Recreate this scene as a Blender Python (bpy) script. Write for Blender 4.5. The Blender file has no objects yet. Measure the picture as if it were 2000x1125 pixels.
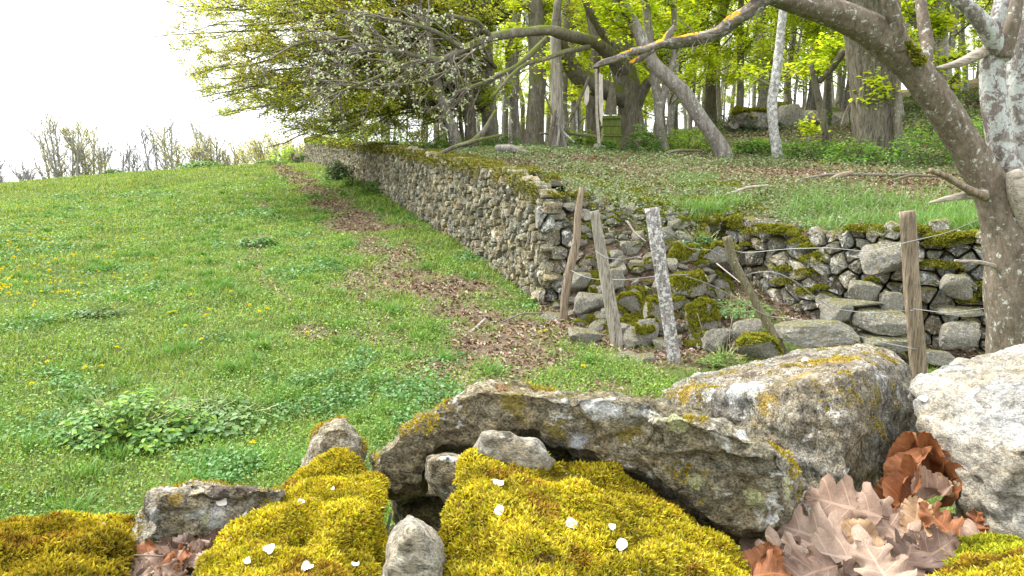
import bpy, bmesh, math, random
import numpy as np
from mathutils import Vector
R = math.radians
rng = np.random.default_rng(7)
random.seed(7)
S = bpy.context.scene
col = S.collection

# ------------------------------------------------------------------ camera, sky, sun, exposure
EYE = np.array([0.0, 0.0, 1.75]); F = 1540.0; PITCH = math.atan(262.5 / F)
cam = bpy.data.cameras.new('camera'); co = bpy.data.objects.new('camera', cam); col.objects.link(co)
co.location = EYE; co.rotation_euler = (math.pi / 2 - PITCH, 0, 0)
cam.sensor_width = 36; cam.lens = F / 2000 * 36; cam.clip_start = 0.02; cam.clip_end = 2000
S.camera = co
SUN_EL, SUN_AZ = 52, -58          # azimuth from +Y, negative = towards -X
W = bpy.data.worlds.new('World'); S.world = W; W.use_nodes = True
nt = W.node_tree; nt.nodes.clear()
sky = nt.nodes.new('ShaderNodeTexSky'); sky.sky_type = 'NISHITA'; sky.sun_disc = False
sky.sun_elevation = R(SUN_EL); sky.sun_rotation = R(SUN_AZ); sky.dust_density = 4; sky.air_density = 1
mixw = nt.nodes.new('ShaderNodeMix'); mixw.data_type = 'RGBA'
mixw.inputs[0].default_value = 0.90
mixw.inputs[7].default_value = (13.2, 13.5, 13.9, 1)       # bright even cloud cover
bg = nt.nodes.new('ShaderNodeBackground'); bg.inputs[1].default_value = 0.1
wo = nt.nodes.new('ShaderNodeOutputWorld')
nt.links.new(sky.outputs[0], mixw.inputs[6]); nt.links.new(mixw.outputs[2], bg.inputs[0]); nt.links.new(bg.outputs[0], wo.inputs[0])
sl = bpy.data.lights.new('sun', 'SUN'); sl.energy = 3.4; sl.angle = R(10); sl.color = (1, .96, .9)
so = bpy.data.objects.new('sun', sl); col.objects.link(so)
sd = Vector((math.sin(R(SUN_AZ)) * math.cos(R(SUN_EL)), math.cos(R(SUN_AZ)) * math.cos(R(SUN_EL)), math.sin(R(SUN_EL))))
so.rotation_euler = sd.to_track_quat('Z', 'Y').to_euler()
S.view_settings.view_transform = 'Standard'; S.view_settings.look = 'None'
S.view_settings.exposure = 1.06; S.view_settings.gamma = 1
S.render.engine = 'CYCLES'
S.cycles.max_bounces = 6; S.cycles.diffuse_bounces = 3; S.cycles.glossy_bounces = 1
S.cycles.transmission_bounces = 3; S.cycles.transparent_max_bounces = 4; S.cycles.caustics_reflective = False

def P(px, py, d):
    """world point seen at photo pixel (px, py) at horizontal distance d"""
    x = (px - 1000) / F; u = -(py - 562.5) / F
    c, s = math.cos(PITCH), math.sin(PITCH)
    v = np.array([x, c + u * s, -s + u * c])
    return EYE + v * (d / v[1])

# ------------------------------------------------------------------ numpy noise
def _h(ix, iy, iz, seed):
    n = (ix.astype(np.int64) * 374761393 + iy.astype(np.int64) * 668265263 + iz.astype(np.int64) * 2147483647 + seed * 1274126177) & 0xffffffff
    n = ((n ^ (n >> 13)) * 1274126177) & 0xffffffff
    n = ((n ^ (n >> 16)) * 2246822519) & 0xffffffff
    return (n ^ (n >> 15)) / 4294967295.0
def vnoise(p, seed=0):
    p = np.asarray(p, float); i = np.floor(p).astype(np.int64); f = p - i; f = f * f * (3 - 2 * f)
    r = 0
    for dx in (0, 1):
        for dy in (0, 1):
            for dz in (0, 1):
                w = (f[..., 0] if dx else 1 - f[..., 0]) * (f[..., 1] if dy else 1 - f[..., 1]) * (f[..., 2] if dz else 1 - f[..., 2])
                r = r + w * _h(i[..., 0] + dx, i[..., 1] + dy, i[..., 2] + dz, seed)
    return r * 2 - 1
def fbm(p, o=4, seed=0, g=.5):
    a, r, t = 1, 0, 0; p = np.asarray(p, float)
    for k in range(o):
        r = r + a * vnoise(p * 2 ** k + 17.3 * k, seed + k); t += a; a *= g
    return r / t
def fb2(x, y, s, o=3, seed=0):
    return fbm(np.stack([np.asarray(x, float) * s, np.asarray(y, float) * s, np.zeros_like(np.asarray(x, float)) + .5], -1), o, seed)
def sstep(t): t = np.clip(t, 0, 1); return t * t * (3 - 2 * t)
def nrm(v): return v / np.maximum(np.linalg.norm(v, axis=-1, keepdims=True), 1e-9)

# ------------------------------------------------------------------ mesh and object helpers
def mk(name, V, Fs, mat, parent=None, cols=None, smooth=True, uv=None, link=True):
    V = np.asarray(V, np.float32)
    if not isinstance(Fs, (list, tuple)): Fs = [Fs]
    Fs = [np.asarray(f, np.int32) for f in Fs if len(f)]
    me = bpy.data.meshes.new(name)
    me.vertices.add(len(V)); me.vertices.foreach_set('co', V.ravel())
    nl = sum(f.size for f in Fs); npoly = sum(len(f) for f in Fs)
    me.loops.add(nl); me.loops.foreach_set('vertex_index', np.concatenate([f.ravel() for f in Fs]))
    me.polygons.add(npoly)
    tot = np.concatenate([np.full(len(f), f.shape[1], np.int32) for f in Fs])
    st = np.concatenate([[0], np.cumsum(tot)[:-1]]).astype(np.int32)
    me.polygons.foreach_set('loop_start', st); me.polygons.foreach_set('loop_total', tot)
    me.polygons.foreach_set('use_smooth', np.full(npoly, bool(smooth)))
    if cols is not None:
        a = me.color_attributes.new('Col', 'FLOAT_COLOR', 'POINT')
        c = np.ones((len(V), 4), np.float32); c[:, :cols.shape[1]] = cols; a.data.foreach_set('color', c.ravel())
    if uv is not None:
        l = me.uv_layers.new(name='UVMap'); li = np.concatenate([f.ravel() for f in Fs])
        l.data.foreach_set('uv', np.asarray(uv, np.float32)[li].ravel())
    me.materials.append(mat); me.update(); me.validate()
    o = bpy.data.objects.new(name, me)
    if link: col.objects.link(o)
    if parent is not None: o.parent = parent
    return o
def tag(o, label=None, cat=None, group=None, kind=None):
    if label: o['label'] = label
    if cat: o['category'] = cat
    if group: o['group'] = group
    if kind: o['kind'] = kind
    return o
def empty(name, loc=(0, 0, 0), label=None, cat=None, group=None):
    o = bpy.data.objects.new(name, None); col.objects.link(o); o.location = loc; o.empty_display_size = .1
    return tag(o, label, cat, group)
def dup(root, loc=None, rot=None, scale=None, label=None, group=None):
    r = root.copy(); col.objects.link(r)
    if loc is not None: r.location = loc
    if rot is not None: r.rotation_euler = rot
    if scale is not None: r.scale = scale if hasattr(scale, '__len__') else (scale,) * 3
    if label: r['label'] = label
    if group: r['group'] = group
    for ch in list(root.children):
        c = ch.copy(); col.objects.link(c); c.parent = r
        for g in ch.children:
            d = g.copy(); col.objects.link(d); d.parent = c
    return r

# ------------------------------------------------------------------ materials
class NB:
    def __init__(s, name):
        s.m = bpy.data.materials.new(name); s.m.use_nodes = True; s.t = s.m.node_tree; s.t.nodes.clear()
        s.out = s.n('ShaderNodeOutputMaterial')
    def n(s, ty, **k):
        x = s.t.nodes.new(ty)
        for a, b in k.items(): setattr(x, a, b)
        return x
    def l(s, a, b): s.t.links.new(a, b)
    def coord(s, kind='Object', scale=(1, 1, 1)):
        c = s.n('ShaderNodeTexCoord'); m = s.n('ShaderNodeMapping'); m.inputs['Scale'].default_value = scale
        s.l(c.outputs[kind], m.inputs[0]); return m.outputs[0]
    def noise(s, vec, scale, detail=4, rough=.6, dist=0):
        x = s.n('ShaderNodeTexNoise'); x.inputs['Scale'].default_value = scale; x.inputs['Detail'].default_value = detail
        x.inputs['Roughness'].default_value = rough; x.inputs['Distortion'].default_value = dist
        if vec is not None: s.l(vec, x.inputs['Vector'])
        return x.outputs[0]
    def ramp(s, fac, stops):
        x = s.n('ShaderNodeValToRGB'); e = x.color_ramp.elements
        while len(e) < len(stops): e.new(.5)
        for i, (p, c) in enumerate(stops):
            e[i].position = p; e[i].color = (c, c, c, 1) if not hasattr(c, '__len__') else (*c, 1)
        s.l(fac, x.inputs[0]); return x.outputs[0]
    def mix(s, f, a, b, mode='MIX'):
        x = s.n('ShaderNodeMix', data_type='RGBA', blend_type=mode)
        for sock, v in ((x.inputs[0], f), (x.inputs[6], a), (x.inputs[7], b)):
            if isinstance(v, (int, float)): sock.default_value = v
            elif isinstance(v, tuple): sock.default_value = (*v, 1)
            else: s.l(v, sock)
        return x.outputs[2]
    def math(s, op, a, b=0):
        x = s.n('ShaderNodeMath', operation=op)
        for k, v in ((0, a), (1, b)):
            if isinstance(v, (int, float)): x.inputs[k].default_value = v
            else: s.l(v, x.inputs[k])
        return x.outputs[0]
    def attr(s, name='Col'):
        x = s.n('ShaderNodeAttribute'); x.attribute_name = name; return x.outputs[0]
    def bump(s, h, strength=.5, dist=.01):
        x = s.n('ShaderNodeBump'); x.inputs['Strength'].default_value = strength; x.inputs['Distance'].default_value = dist
        s.l(h, x.inputs['Height']); return x.outputs[0]
    def pbr(s, color, rough=.85, normal=None, spec=.3, metal=0):
        x = s.n('ShaderNodeBsdfPrincipled')
        if isinstance(color, tuple): x.inputs['Base Color'].default_value = (*color, 1)
        else: s.l(color, x.inputs['Base Color'])
        x.inputs['Roughness'].default_value = rough; x.inputs['Specular IOR Level'].default_value = spec; x.inputs['Metallic'].default_value = metal
        if normal is not None: s.l(normal, x.inputs['Normal'])
        s.l(x.outputs[0], s.out.inputs[0]); return s.m
    def upness(s):
        g = s.n('ShaderNodeNewGeometry'); v = s.n('ShaderNodeSeparateXYZ'); s.l(g.outputs['Normal'], v.inputs[0]); return v.outputs[2]

def stone_mat(name, tones, sc=1.0, white=.62, orange=.72, yellow=.75, moss=None, stretch=(1, 1, 1), attr=False, bump=.8, bdist=.006, spots=(), cf=1.0):
    b = NB(name); v = b.coord('Object', stretch)
    n1 = b.noise(v, 9 * sc, 6, .7, .6); n2 = b.noise(v, 60 * sc, 5, .75, .4); n3 = b.noise(v, 210 * sc, 3, .7)
    c = b.ramp(n1, [(.3, tones[0]), (.5, tones[1]), (.68, tones[2])])
    c = b.mix(1.0, c, b.ramp(b.noise(b.coord(), 5 * sc, 4, .7, 1.0), [(.38, (1.04, .95, .76)), (.52, (.96, .96, .90)), (.64, (.88, .93, 1.0))]), 'MULTIPLY')
    c = b.mix(cf, c, b.ramp(n2, [(.36, .28), (.46, .80), (.55, 1.05), (.66, 1.6)]), 'MULTIPLY')
    c = b.mix(.8 * cf, c, b.ramp(n3, [(.40, .35), (.5, 1.0), (.62, 1.5)]), 'MULTIPLY')
    n4 = b.noise(v, 26 * sc, 6, .8, 1.5); c = b.mix(.85, c, b.ramp(n4, [(.36, .30), (.46, .9), (.6, 1.15)]), 'MULTIPLY')
    if attr: c = b.mix(1.0, c, b.attr(), 'MULTIPLY')
    w = b.noise(v, 16 * sc, 5, .65, .8); fine = b.noise(v, 95 * sc, 3, .7)
    mw = b.ramp(b.math('ADD', b.math('MULTIPLY', w, .75), b.math('MULTIPLY', fine, .25)), [(white - .03, 0), (white + .03, 1)])
    c = b.mix(mw, c, b.mix(b.ramp(fine, [(.4, 0), (.6, 1)]), (.42, .43, .40), (.74, .75, .71)))
    w2 = b.noise(b.coord('Object', (1.1, .9, 1.3)), 7.5 * sc, 5, .7, 1.2)
    mo = b.ramp(b.math('ADD', b.math('MULTIPLY', w2, .7), b.math('MULTIPLY', fine, .3)), [(orange - .03, 0), (orange + .02, 1)])
    c = b.mix(mo, c, b.mix(fine, (.34, .20, .03), (.50, .36, .06)))
    w3 = b.noise(b.coord('Object', (1.7, 1.2, .8)), 13 * sc, 4, .6, .5)
    my = b.ramp(b.math('ADD', b.math('MULTIPLY', w3, .8), b.math('MULTIPLY', fine, .2)), [(yellow - .02, 0), (yellow + .02, 1)])
    c = b.mix(my, c, (.52, .52, .28))
    if moss is not None:
        up = b.upness(); k = b.math('ADD', b.math('MULTIPLY', up, .35), b.noise(v, 11 * sc, 5, .7, .5))
        mm = b.ramp(k, [(moss - .05, 0), (moss + .05, 1)])
        c = b.mix(mm, c, b.mix(fine, (.045, .055, .008), (.20, .18, .02)))
    for (sx, sy, sz), rad_, ca, cb in spots:
        gco = b.n('ShaderNodeTexCoord'); dn = b.n('ShaderNodeVectorMath', operation='DISTANCE'); b.l(gco.outputs['Object'], dn.inputs[0]); rad_ = rad_ * .72; dn.inputs[1].default_value = (sx, sy, sz)
        q = b.math('ADD', b.math('DIVIDE', dn.outputs[1], rad_), b.math('ADD', b.math('MULTIPLY', b.math('SUBTRACT', w, .5), 3.0), b.math('MULTIPLY', b.math('SUBTRACT', n2, .5), 3.0)))
        c = b.mix(b.math('MULTIPLY', b.ramp(q, [(.84, 1), (.94, 0)]), .85), c, b.mix(b.ramp(n3, [(.38, 0), (.6, 1)]), tuple(x * .6 for x in ca), cb))
    h = b.math('ADD', b.math('ADD', b.math('MULTIPLY', n2, 1.0), b.math('MULTIPLY', n3, .45)), b.math('MULTIPLY', n4, 1.6))
    return b.pbr(c, .9, b.bump(h, bump, bdist), .25)

def leaf_mat(name, trans=.35, rough=.55, spec=.3, gain=1.0):
    b = NB(name); a = b.attr(); d = b.n('ShaderNodeBsdfPrincipled'); b.l(a, d.inputs['Base Color'])
    d.inputs['Roughness'].default_value = rough; d.inputs['Specular IOR Level'].default_value = spec
    t = b.n('ShaderNodeBsdfTranslucent'); b.l(b.mix(1.0, a, (1.25 * gain, 1.2 * gain, .55 * gain), 'MULTIPLY'), t.inputs[0])
    m = b.n('ShaderNodeMixShader'); m.inputs[0].default_value = trans
    b.l(d.outputs[0], m.inputs[1]); b.l(t.outputs[0], m.inputs[2]); b.l(m.outputs[0], b.out.inputs[0]); return b.m

def bark_mat(name, dark, light, lichen=(.42, .45, .40), lt=.6, sc=1.0, moss=None, stretch=(1, 1, .25), orange=None, bump=.8, bd=.02, blotch=14):
    b = NB(name); v = b.coord('Object', stretch); v0 = b.coord('Object')
    n = b.noise(v, 14 * sc, 6, .7, .8); n2 = b.noise(v, 60 * sc, 4, .7)
    c = b.mix(b.ramp(n, [(.35, 0), (.65, 1)]), dark, light)
    c = b.mix(.6, c, b.ramp(n2, [(.35, .5), (.65, 1.4)]), 'MULTIPLY')
    l = b.noise(v0, blotch * sc, 5, .75, .4)
    c = b.mix(b.ramp(l, [(lt - .02, 0), (lt + .03, 1)]), c, b.mix(b.noise(v0, 70 * sc, 2), tuple(x * .7 for x in lichen), tuple(min(1, x * 1.35) for x in lichen)))
    if orange is not None:
        q = b.noise(v0, 5 * sc, 4, .7, .5); up = b.upness()
        q = b.math('ADD', q, b.math('MULTIPLY', up, .12))
        c = b.mix(b.ramp(q, [(orange - .02, 0), (orange + .02, 1)]), c, b.mix(n2, (.50, .22, .01), (.72, .42, .03)))
    if moss is not None:
        q = b.noise(v0, 3.2 * sc, 5, .7, .5); up = b.upness(); q = b.math('ADD', q, b.math('MULTIPLY', up, .2))
        c = b.mix(b.ramp(q, [(moss - .05, 0), (moss + .05, 1)]), c, b.mix(n2, (.05, .07, .01), (.17, .19, .03)))
    return b.pbr(c, .9, b.bump(b.math('ADD', n, b.math('MULTIPLY', n2, .4)), bump, bd), .2)

M = {}
M['leaf'] = leaf_mat('foliage', .55, gain=1.3)
M['grass'] = leaf_mat('grass blades', .3, .5, .35)
M['litter'] = leaf_mat('dry leaves', .12, .7, .25, .8)
M['moss'] = leaf_mat('moss fronds', .25, .8, .1)
M['moss2'] = leaf_mat('dark moss', .15, .85, .1)
M['bud'] = leaf_mat('pale buds', .3, .8, .1)
b = NB('petal'); v = b.coord('Object'); M['petal'] = b.pbr(b.mix(b.noise(v, 130, 3), (.62, .57, .53), (.72, .70, .66)), .6)
b = NB('dandelion petals'); v = b.coord(); M['dande'] = b.pbr(b.mix(b.noise(v, 120), (.80, .60, .0), (.85, .74, .02)), .7)
b = NB('stem'); M['stem'] = b.pbr((.30, .34, .13), .6)
b = NB('twig bark'); v = b.coord(); M['twig'] = b.pbr(b.mix(b.noise(v, 6, 3), (.09, .075, .06), (.24, .21, .19)), .85)
b = NB('pale twig bark'); v = b.coord(); M['glare_twig'] = b.pbr(b.mix(b.noise(v, 3, 3), (.24, .23, .21), (.38, .37, .35)), .85)  # bloom of the bright sky on the far trees, painted in as paler bark
b = NB('green twig bark'); v = b.coord(); M['twig2'] = b.pbr(b.mix(b.noise(v, 4, 4), (.075, .07, .035), (.16, .145, .09)), .85)
b = NB('fence wire'); v = b.coord(); M['wire'] = b.pbr(b.mix(b.noise(v, 30, 3), (.20, .21, .20), (.36, .37, .36)), .5, None, .5, .5)
M['stone_wall'] = stone_mat('wall stone', [(.17, .15, .105), (.32, .295, .22), (.46, .43, .345)], .9, .625, .80, .74, moss=.86, attr=True, bdist=.012)
M['stone_ruin'] = stone_mat('ruin stone', [(.13, .12, .095), (.28, .26, .215), (.44, .42, .37)], .8, .585, .82, .72, moss=.80, attr=True, bdist=.012)
M['rubble'] = stone_mat('rubble stone', [(.15, .14, .115), (.30, .285, .245), (.47, .45, .41)], 1.1, .595, .80, .78, moss=.84, bdist=.012)
M['earth'] = NB('wall core earth'); b = M['earth']; v = b.coord(); M['earth'] = b.pbr(b.mix(b.noise(v, 12, 5), (.018, .014, .010), (.07, .055, .035)), .95)
M['gneiss'] = stone_mat('grey gneiss', [(.19, .165, .12), (.36, .325, .255), (.52, .49, .42)], 1.5, .60, .70, .72, stretch=(1, 1, 1.5), bump=1, bdist=.005)
M['gneiss_dark'] = stone_mat('grey brown gneiss', [(.12, .10, .06), (.27, .235, .16), (.42, .39, .31)], 1.4, .575, .67, .67, moss=.90, stretch=(1, 1, 1.3), bump=1, bdist=.006)
M['gneiss_flat'] = stone_mat('lichened gneiss block', [(.15, .125, .095), (.30, .27, .22), (.44, .415, .38)], 1.5, .59, .645, .68, moss=.97, stretch=(1, 1, 1), bump=1, bdist=.005)
M['gneiss_pale'] = stone_mat('pale gneiss', [(.17, .16, .145), (.33, .31, .275), (.48, .45, .40)], 1.2, .66, .71, .78, stretch=(1.3, 1.3, 2.2), bump=.7, bdist=.004, cf=.7)
M['bark_grey'] = bark_mat('grey bark', (.13, .115, .095), (.30, .275, .24), lt=.60, moss=.74)
M['bark_dark'] = bark_mat('dark bark', (.08, .07, .05), (.21, .19, .145), lt=.66, moss=.60)
M['bark_pale'] = bark_mat('pale bark', (.20, .19, .17), (.38, .37, .34), (.55, .56, .53), lt=.52)
M['bark_oak'] = bark_mat('oak bark', (.075, .065, .045), (.27, .245, .18), lt=.68, sc=1.0, stretch=(1.6, 1.6, .22), bump=1, bd=.06)
M['bark_thorn'] = bark_mat('lichened smooth bark', (.11, .085, .06), (.20, .165, .125), (.42, .45, .40), lt=.60, sc=1.1, stretch=(1, 1, .5), bump=.5, bd=.008, blotch=24)
M['bark_flaky'] = bark_mat('flaky grey bark', (.14, .11, .09), (.30, .27, .24), (.46, .48, .45), lt=.50, sc=1.2, stretch=(1, 1, .4), bump=1, bd=.02, blotch=13)
M['bark_orange'] = bark_mat('orange lichened bark', (.10, .08, .06), (.27, .24, .20), (.42, .43, .39), lt=.58, sc=1.5, stretch=(.5, 1, 1), orange=.62, bump=1, bd=.012)
def wood_mat(name, a, c_, lich=.7, sc=1, st=(1, 1, .06), lc=(.62, .64, .60), moss=None):
    b = NB(name); v = b.coord('Object', st); n = b.noise(v, 45 * sc, 6, .7, .3); c = b.mix(b.ramp(n, [(.32, 0), (.65, 1)]), a, c_)
    c = b.mix(1, c, b.ramp(b.noise(v, 110 * sc, 3), [(.36, .45), (.5, 1)]), 'MULTIPLY')
    q = b.noise(b.coord(), 32 * sc, 4, .7); c = b.mix(b.ramp(q, [(lich - .02, 0), (lich + .02, 1)]), c, lc)
    if moss is not None: c = b.mix(b.ramp(b.noise(b.coord(), 3, 5), [(moss - .1, 0), (moss + .1, 1)]), c, (.12, .16, .02))
    return b.pbr(c, .85, b.bump(n, .8, .01), .2)
M['post_grey'] = wood_mat('weathered grey wood', (.17, .145, .11), (.42, .385, .32), .68)
M['post_lichen'] = wood_mat('lichened grey wood', (.16, .13, .125), (.34, .30, .29), .53, lc=(.52, .53, .50))
M['post_brown'] = wood_mat('weathered brown wood', (.14, .10, .065), (.36, .29, .21), .68, lc=(.5, .5, .42))
M['post_green'] = wood_mat('green stained wood', (.10, .085, .045), (.24, .21, .13), .66)
M['deadwood'] = wood_mat('bare dead wood', (.25, .21, .16), (.50, .44, .36), .72, st=(.1, 1, 1))
M['mossy_board'] = wood_mat('algae covered boards', (.06, .085, .018), (.17, .21, .05), .75, moss=.55)
M['ivory'] = wood_mat('stripped pale wood', (.50, .44, .37), (.78, .72, .65), .9)

# ------------------------------------------------------------------ terrain
class TPS:
    def __init__(s, pts):
        p = np.array(pts, float); s.c = p[:, :2]; n = len(p)
        K = s.k(s.c, s.c) + np.eye(n) * .02
        A = np.zeros((n + 3, n + 3)); A[:n, :n] = K; A[:n, n] = 1; A[:n, n + 1:] = s.c; A[n, :n] = 1; A[n + 1:, :n] = s.c.T
        s.w = np.linalg.solve(A, np.concatenate([p[:, 2], np.zeros(3)])); s.n = n
    def k(s, a, b):
        r2 = ((a[:, None] - b[None]) ** 2).sum(-1); return .5 * r2 * np.log(r2 + 1e-9)
    def __call__(s, x, y):
        x = np.atleast_1d(np.asarray(x, float)); y = np.atleast_1d(np.asarray(y, float)); sh = np.broadcast(x, y).shape
        q = np.stack([np.broadcast_to(x, sh).ravel(), np.broadcast_to(y, sh).ravel()], 1)
        out = np.empty(len(q))
        for i in range(0, len(q), 60000):
            z = q[i:i + 60000]; out[i:i + 60000] = s.k(z, s.c) @ s.w[:s.n] + s.w[s.n] + z @ s.w[s.n + 1:]
        return out.reshape(sh)
W1B = [P(1062, 594, 8.5), P(900, 480, 11.6), P(770, 392, 16.6), P(690, 352, 22.5), P(603, 324, 37.7)]
CREST = [P(0, 362, 30), P(100, 351, 31), P(200, 342, 32), P(300, 338, 34), P(400, 333, 35.5), P(500, 328, 37)]
zm_f = TPS([(-4, 0, 0), (4, 0, 0), (-7, 4, 0), (0, 4, 0), (3, 5, -.05), (.6, 7.1, 0), (6, 4, -.1), (4.5, 7, -.12), (-5, 8, .1), (-2, 6.5, .04), (-9.7, 15, .32),
            (-3.6, 15, .5), (-13, 22, .5), (-25, 20, .05), (-25, 8, -.2), (-30, 32, -.6), (-32, 50, -2.2), (-16, 55, -2.2), (-3, 60, -2.0), (-12, 45, .1), (12, 8, -.2), (12, 30, 1.0), (10, 60, 0)]
           + [tuple(p) for p in W1B] + [tuple(p) for p in CREST])
zt_f = TPS([tuple(P(*a)) for a in [(1060, 388, 8.6), (1000, 350, 9.8), (900, 326, 11.8), (770, 300, 16.8), (690, 288, 22.7), (605, 276, 37.9),
            (1250, 425, 8.9), (1450, 432, 9.1), (1650, 438, 8.9), (1800, 446, 8.3), (1950, 448, 7.9), (2200, 455, 7.0),
            (1100, 293, 16), (1250, 293, 17), (1400, 299, 16), (1520, 304, 15.5), (1700, 316, 14.2), (1880, 318, 13.5), (2100, 315, 13),
            (1200, 352, 11.5), (1500, 368, 10.8), (1800, 378, 10.2), (1050, 320, 12.5),
            (1100, 288, 24), (1300, 280, 24), (1540, 246, 20.5), (1900, 215, 22), (1900, 165, 32), (1550, 222, 33), (1250, 274, 40), (900, 285, 35), (900, 291, 22), (2300, 150, 25)]]
           + [(0, 60, 1.8), (-14, 60, 1.8), (25, 60, 6)])
C1 = W1B[0][:2]; C2 = W1B[-1][:2]; D1 = (C2 - C1) / np.linalg.norm(C2 - C1); N1 = np.array([D1[1], -D1[0]])  # N1 points into the woods
def s1(x, y): return (x - C1[0]) * N1[0] + (y - C1[1]) * N1[1]
YX = [.1, .45, .8, 1.1, 1.9, 2.3, 2.6, 2.95, 3.15, 3.65, 4.3, 5.2, 7, 12]; Y0 = [8.5, 8.25, 7.75, 7.3, 7.3, 8.6, 8.95, 8.42, 8.05, 7.69, 7.34, 7.02, 6.5, 5.5]; YW = [.5, .9, 1.5, 2.0, 2.0, .8, .3, .3, .3, .3, .3, .3, .3, .3]
def far_fade(x, y):
    r = np.hypot(x, y); return sstep((r - 60) / 60)
def ground(x, y, micro=True):
    x = np.atleast_1d(np.asarray(x, float)); y = np.atleast_1d(np.asarray(y, float))
    r = np.hypot(x, y); k = np.minimum(1, 70 / np.maximum(r, 1e-6)); cx, cy = x * k, y * k
    zm = zm_f(cx, cy); zt = zt_f(cx, cy)
    t = sstep((s1(x, y) - .12) / .3) * sstep((y - np.interp(x, YX, Y0) - .05) / np.interp(x, YX, YW)) * sstep((25 - y + 45) / 10 + 1)
    zm = zm + .27 * np.exp(-((x - 2.5) ** 2 + (y - 8.7) ** 2) / .55)
    z = zm + (zt - zm) * t
    f = sstep((r - 55) / 50); lf = sstep((x / np.maximum(r, 1e-6) + .45) / .5)
    z = z * (1 - f) + f * (-.085 * np.minimum(r, 400) * (1 - lf) + lf * (2.5 + 0 * r))
    if micro: z = z + .05 * fb2(x, y, .5, 3, 3) + (.022 * fb2(x, y, 4, 2, 5) + .014 * fb2(x, y, 11, 2, 6) * (r < 14)) * (r > 2)
    return z
def gz(x, y): return float(ground(x, y)[0])
def terrace(x, y): return (s1(x, y) > .15) & (y > np.interp(x, YX, Y0) + np.interp(x, YX, YW) * .6)
def litterness(x, y):
    """0 turf .. 1 leaf litter"""
    s = s1(x, y); n = fb2(x, y, 1.1, 4, 11); n2 = fb2(x, y, .35, 3, 12)
    strip = np.exp(-((s + .95 + .03 * (y - 8)) / np.interp(y, [6, 10, 16, 30], [1.2, .75, .6, .5])) ** 2) * np.interp(y, [4, 6, 9, 40], [.2, .5, .9, .9])
    m = strip * .98 + n * .95 - .13 + .3 * fb2(x, y, 2.6, 2, 16) + .25 * fb2(x, y, 4, 2, 15)
    path = np.exp(-((x + .22 * y - .55 + .35 * np.sin(y * .9)) / .55) ** 2) * (y < 14) * .45      # worn ground
    path2 = np.exp(-((x + .335 * y - .3 + .25 * np.sin(y * .7)) / .22) ** 2) * .42 * (y > 7) * (y < 26)
    m = np.maximum(m, np.maximum(path, path2) + n * .55 + .0 * n2)
    toe = sstep((y - np.interp(x, YX, Y0) + 1.3) / .8) * (x > .3) * (s > -.2)
    m = np.maximum(m, toe * (.80 + n * .5))
    tr = terrace(x, y)
    m = np.where(tr, .63 + n * .75, m)
    return np.clip(m, 0, 1)
# radial ground sheet
rad = np.concatenate([[.0001], np.geomspace(.35, 4, 60), np.geomspace(4.03, 45, 330)[0:], np.geomspace(46, 900, 60)])
ang = np.concatenate([np.linspace(-52, 52, 520), np.linspace(53, 307, 130)]); ang = np.radians(ang)
A_, R_ = np.meshgrid(ang, rad); GX = (R_ * np.sin(A_)); GY = R_ * np.cos(A_)
GZ = ground(GX.ravel(), GY.ravel()).reshape(GX.shape)
nr, na = GX.shape
i, j = np.meshgrid(np.arange(nr - 1), np.arange(na), indexing='ij'); j2 = (j + 1) % na
Q = np.stack([i * na + j, i * na + j2, (i + 1) * na + j2, (i + 1) * na + j], -1).reshape(-1, 4)[:, ::-1]
LT = litterness(GX.ravel(), GY.ravel())
gcol = np.stack([LT, terrace(GX.ravel(), GY.ravel()).astype(float), np.zeros_like(LT)], 1)
b = NB('turf and soil'); v = b.coord(); a = b.n('ShaderNodeSeparateColor'); b.l(b.attr(), a.inputs[0])
nf = b.noise(v, 22, 5, .75); nn = b.noise(v, 2.2, 4, .65)
turf = b.mix(b.ramp(nf, [(.35, 0), (.65, 1)]), (.025, .04, .012), (.10, .15, .03)); turf = b.mix(b.ramp(nn, [(.4, 0), (.6, .4)]), turf, (.12, .13, .05))
soil = b.mix(b.ramp(nf, [(.35, 0), (.62, 1)]), (.05, .035, .022), (.21, .155, .105))
g = b.mix(b.ramp(b.math('ADD', a.outputs[0], b.math('MULTIPLY', b.math('SUBTRACT', nf, .5), .9)), [(.3, 0), (.55, 1)]), turf, soil)
M['ground'] = b.pbr(g, .95, b.bump(nf, .7, .03), .15)
tag(mk('ground', np.stack([GX, GY, GZ], -1).reshape(-1, 3), Q, M['ground'], cols=gcol), kind='structure')

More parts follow.
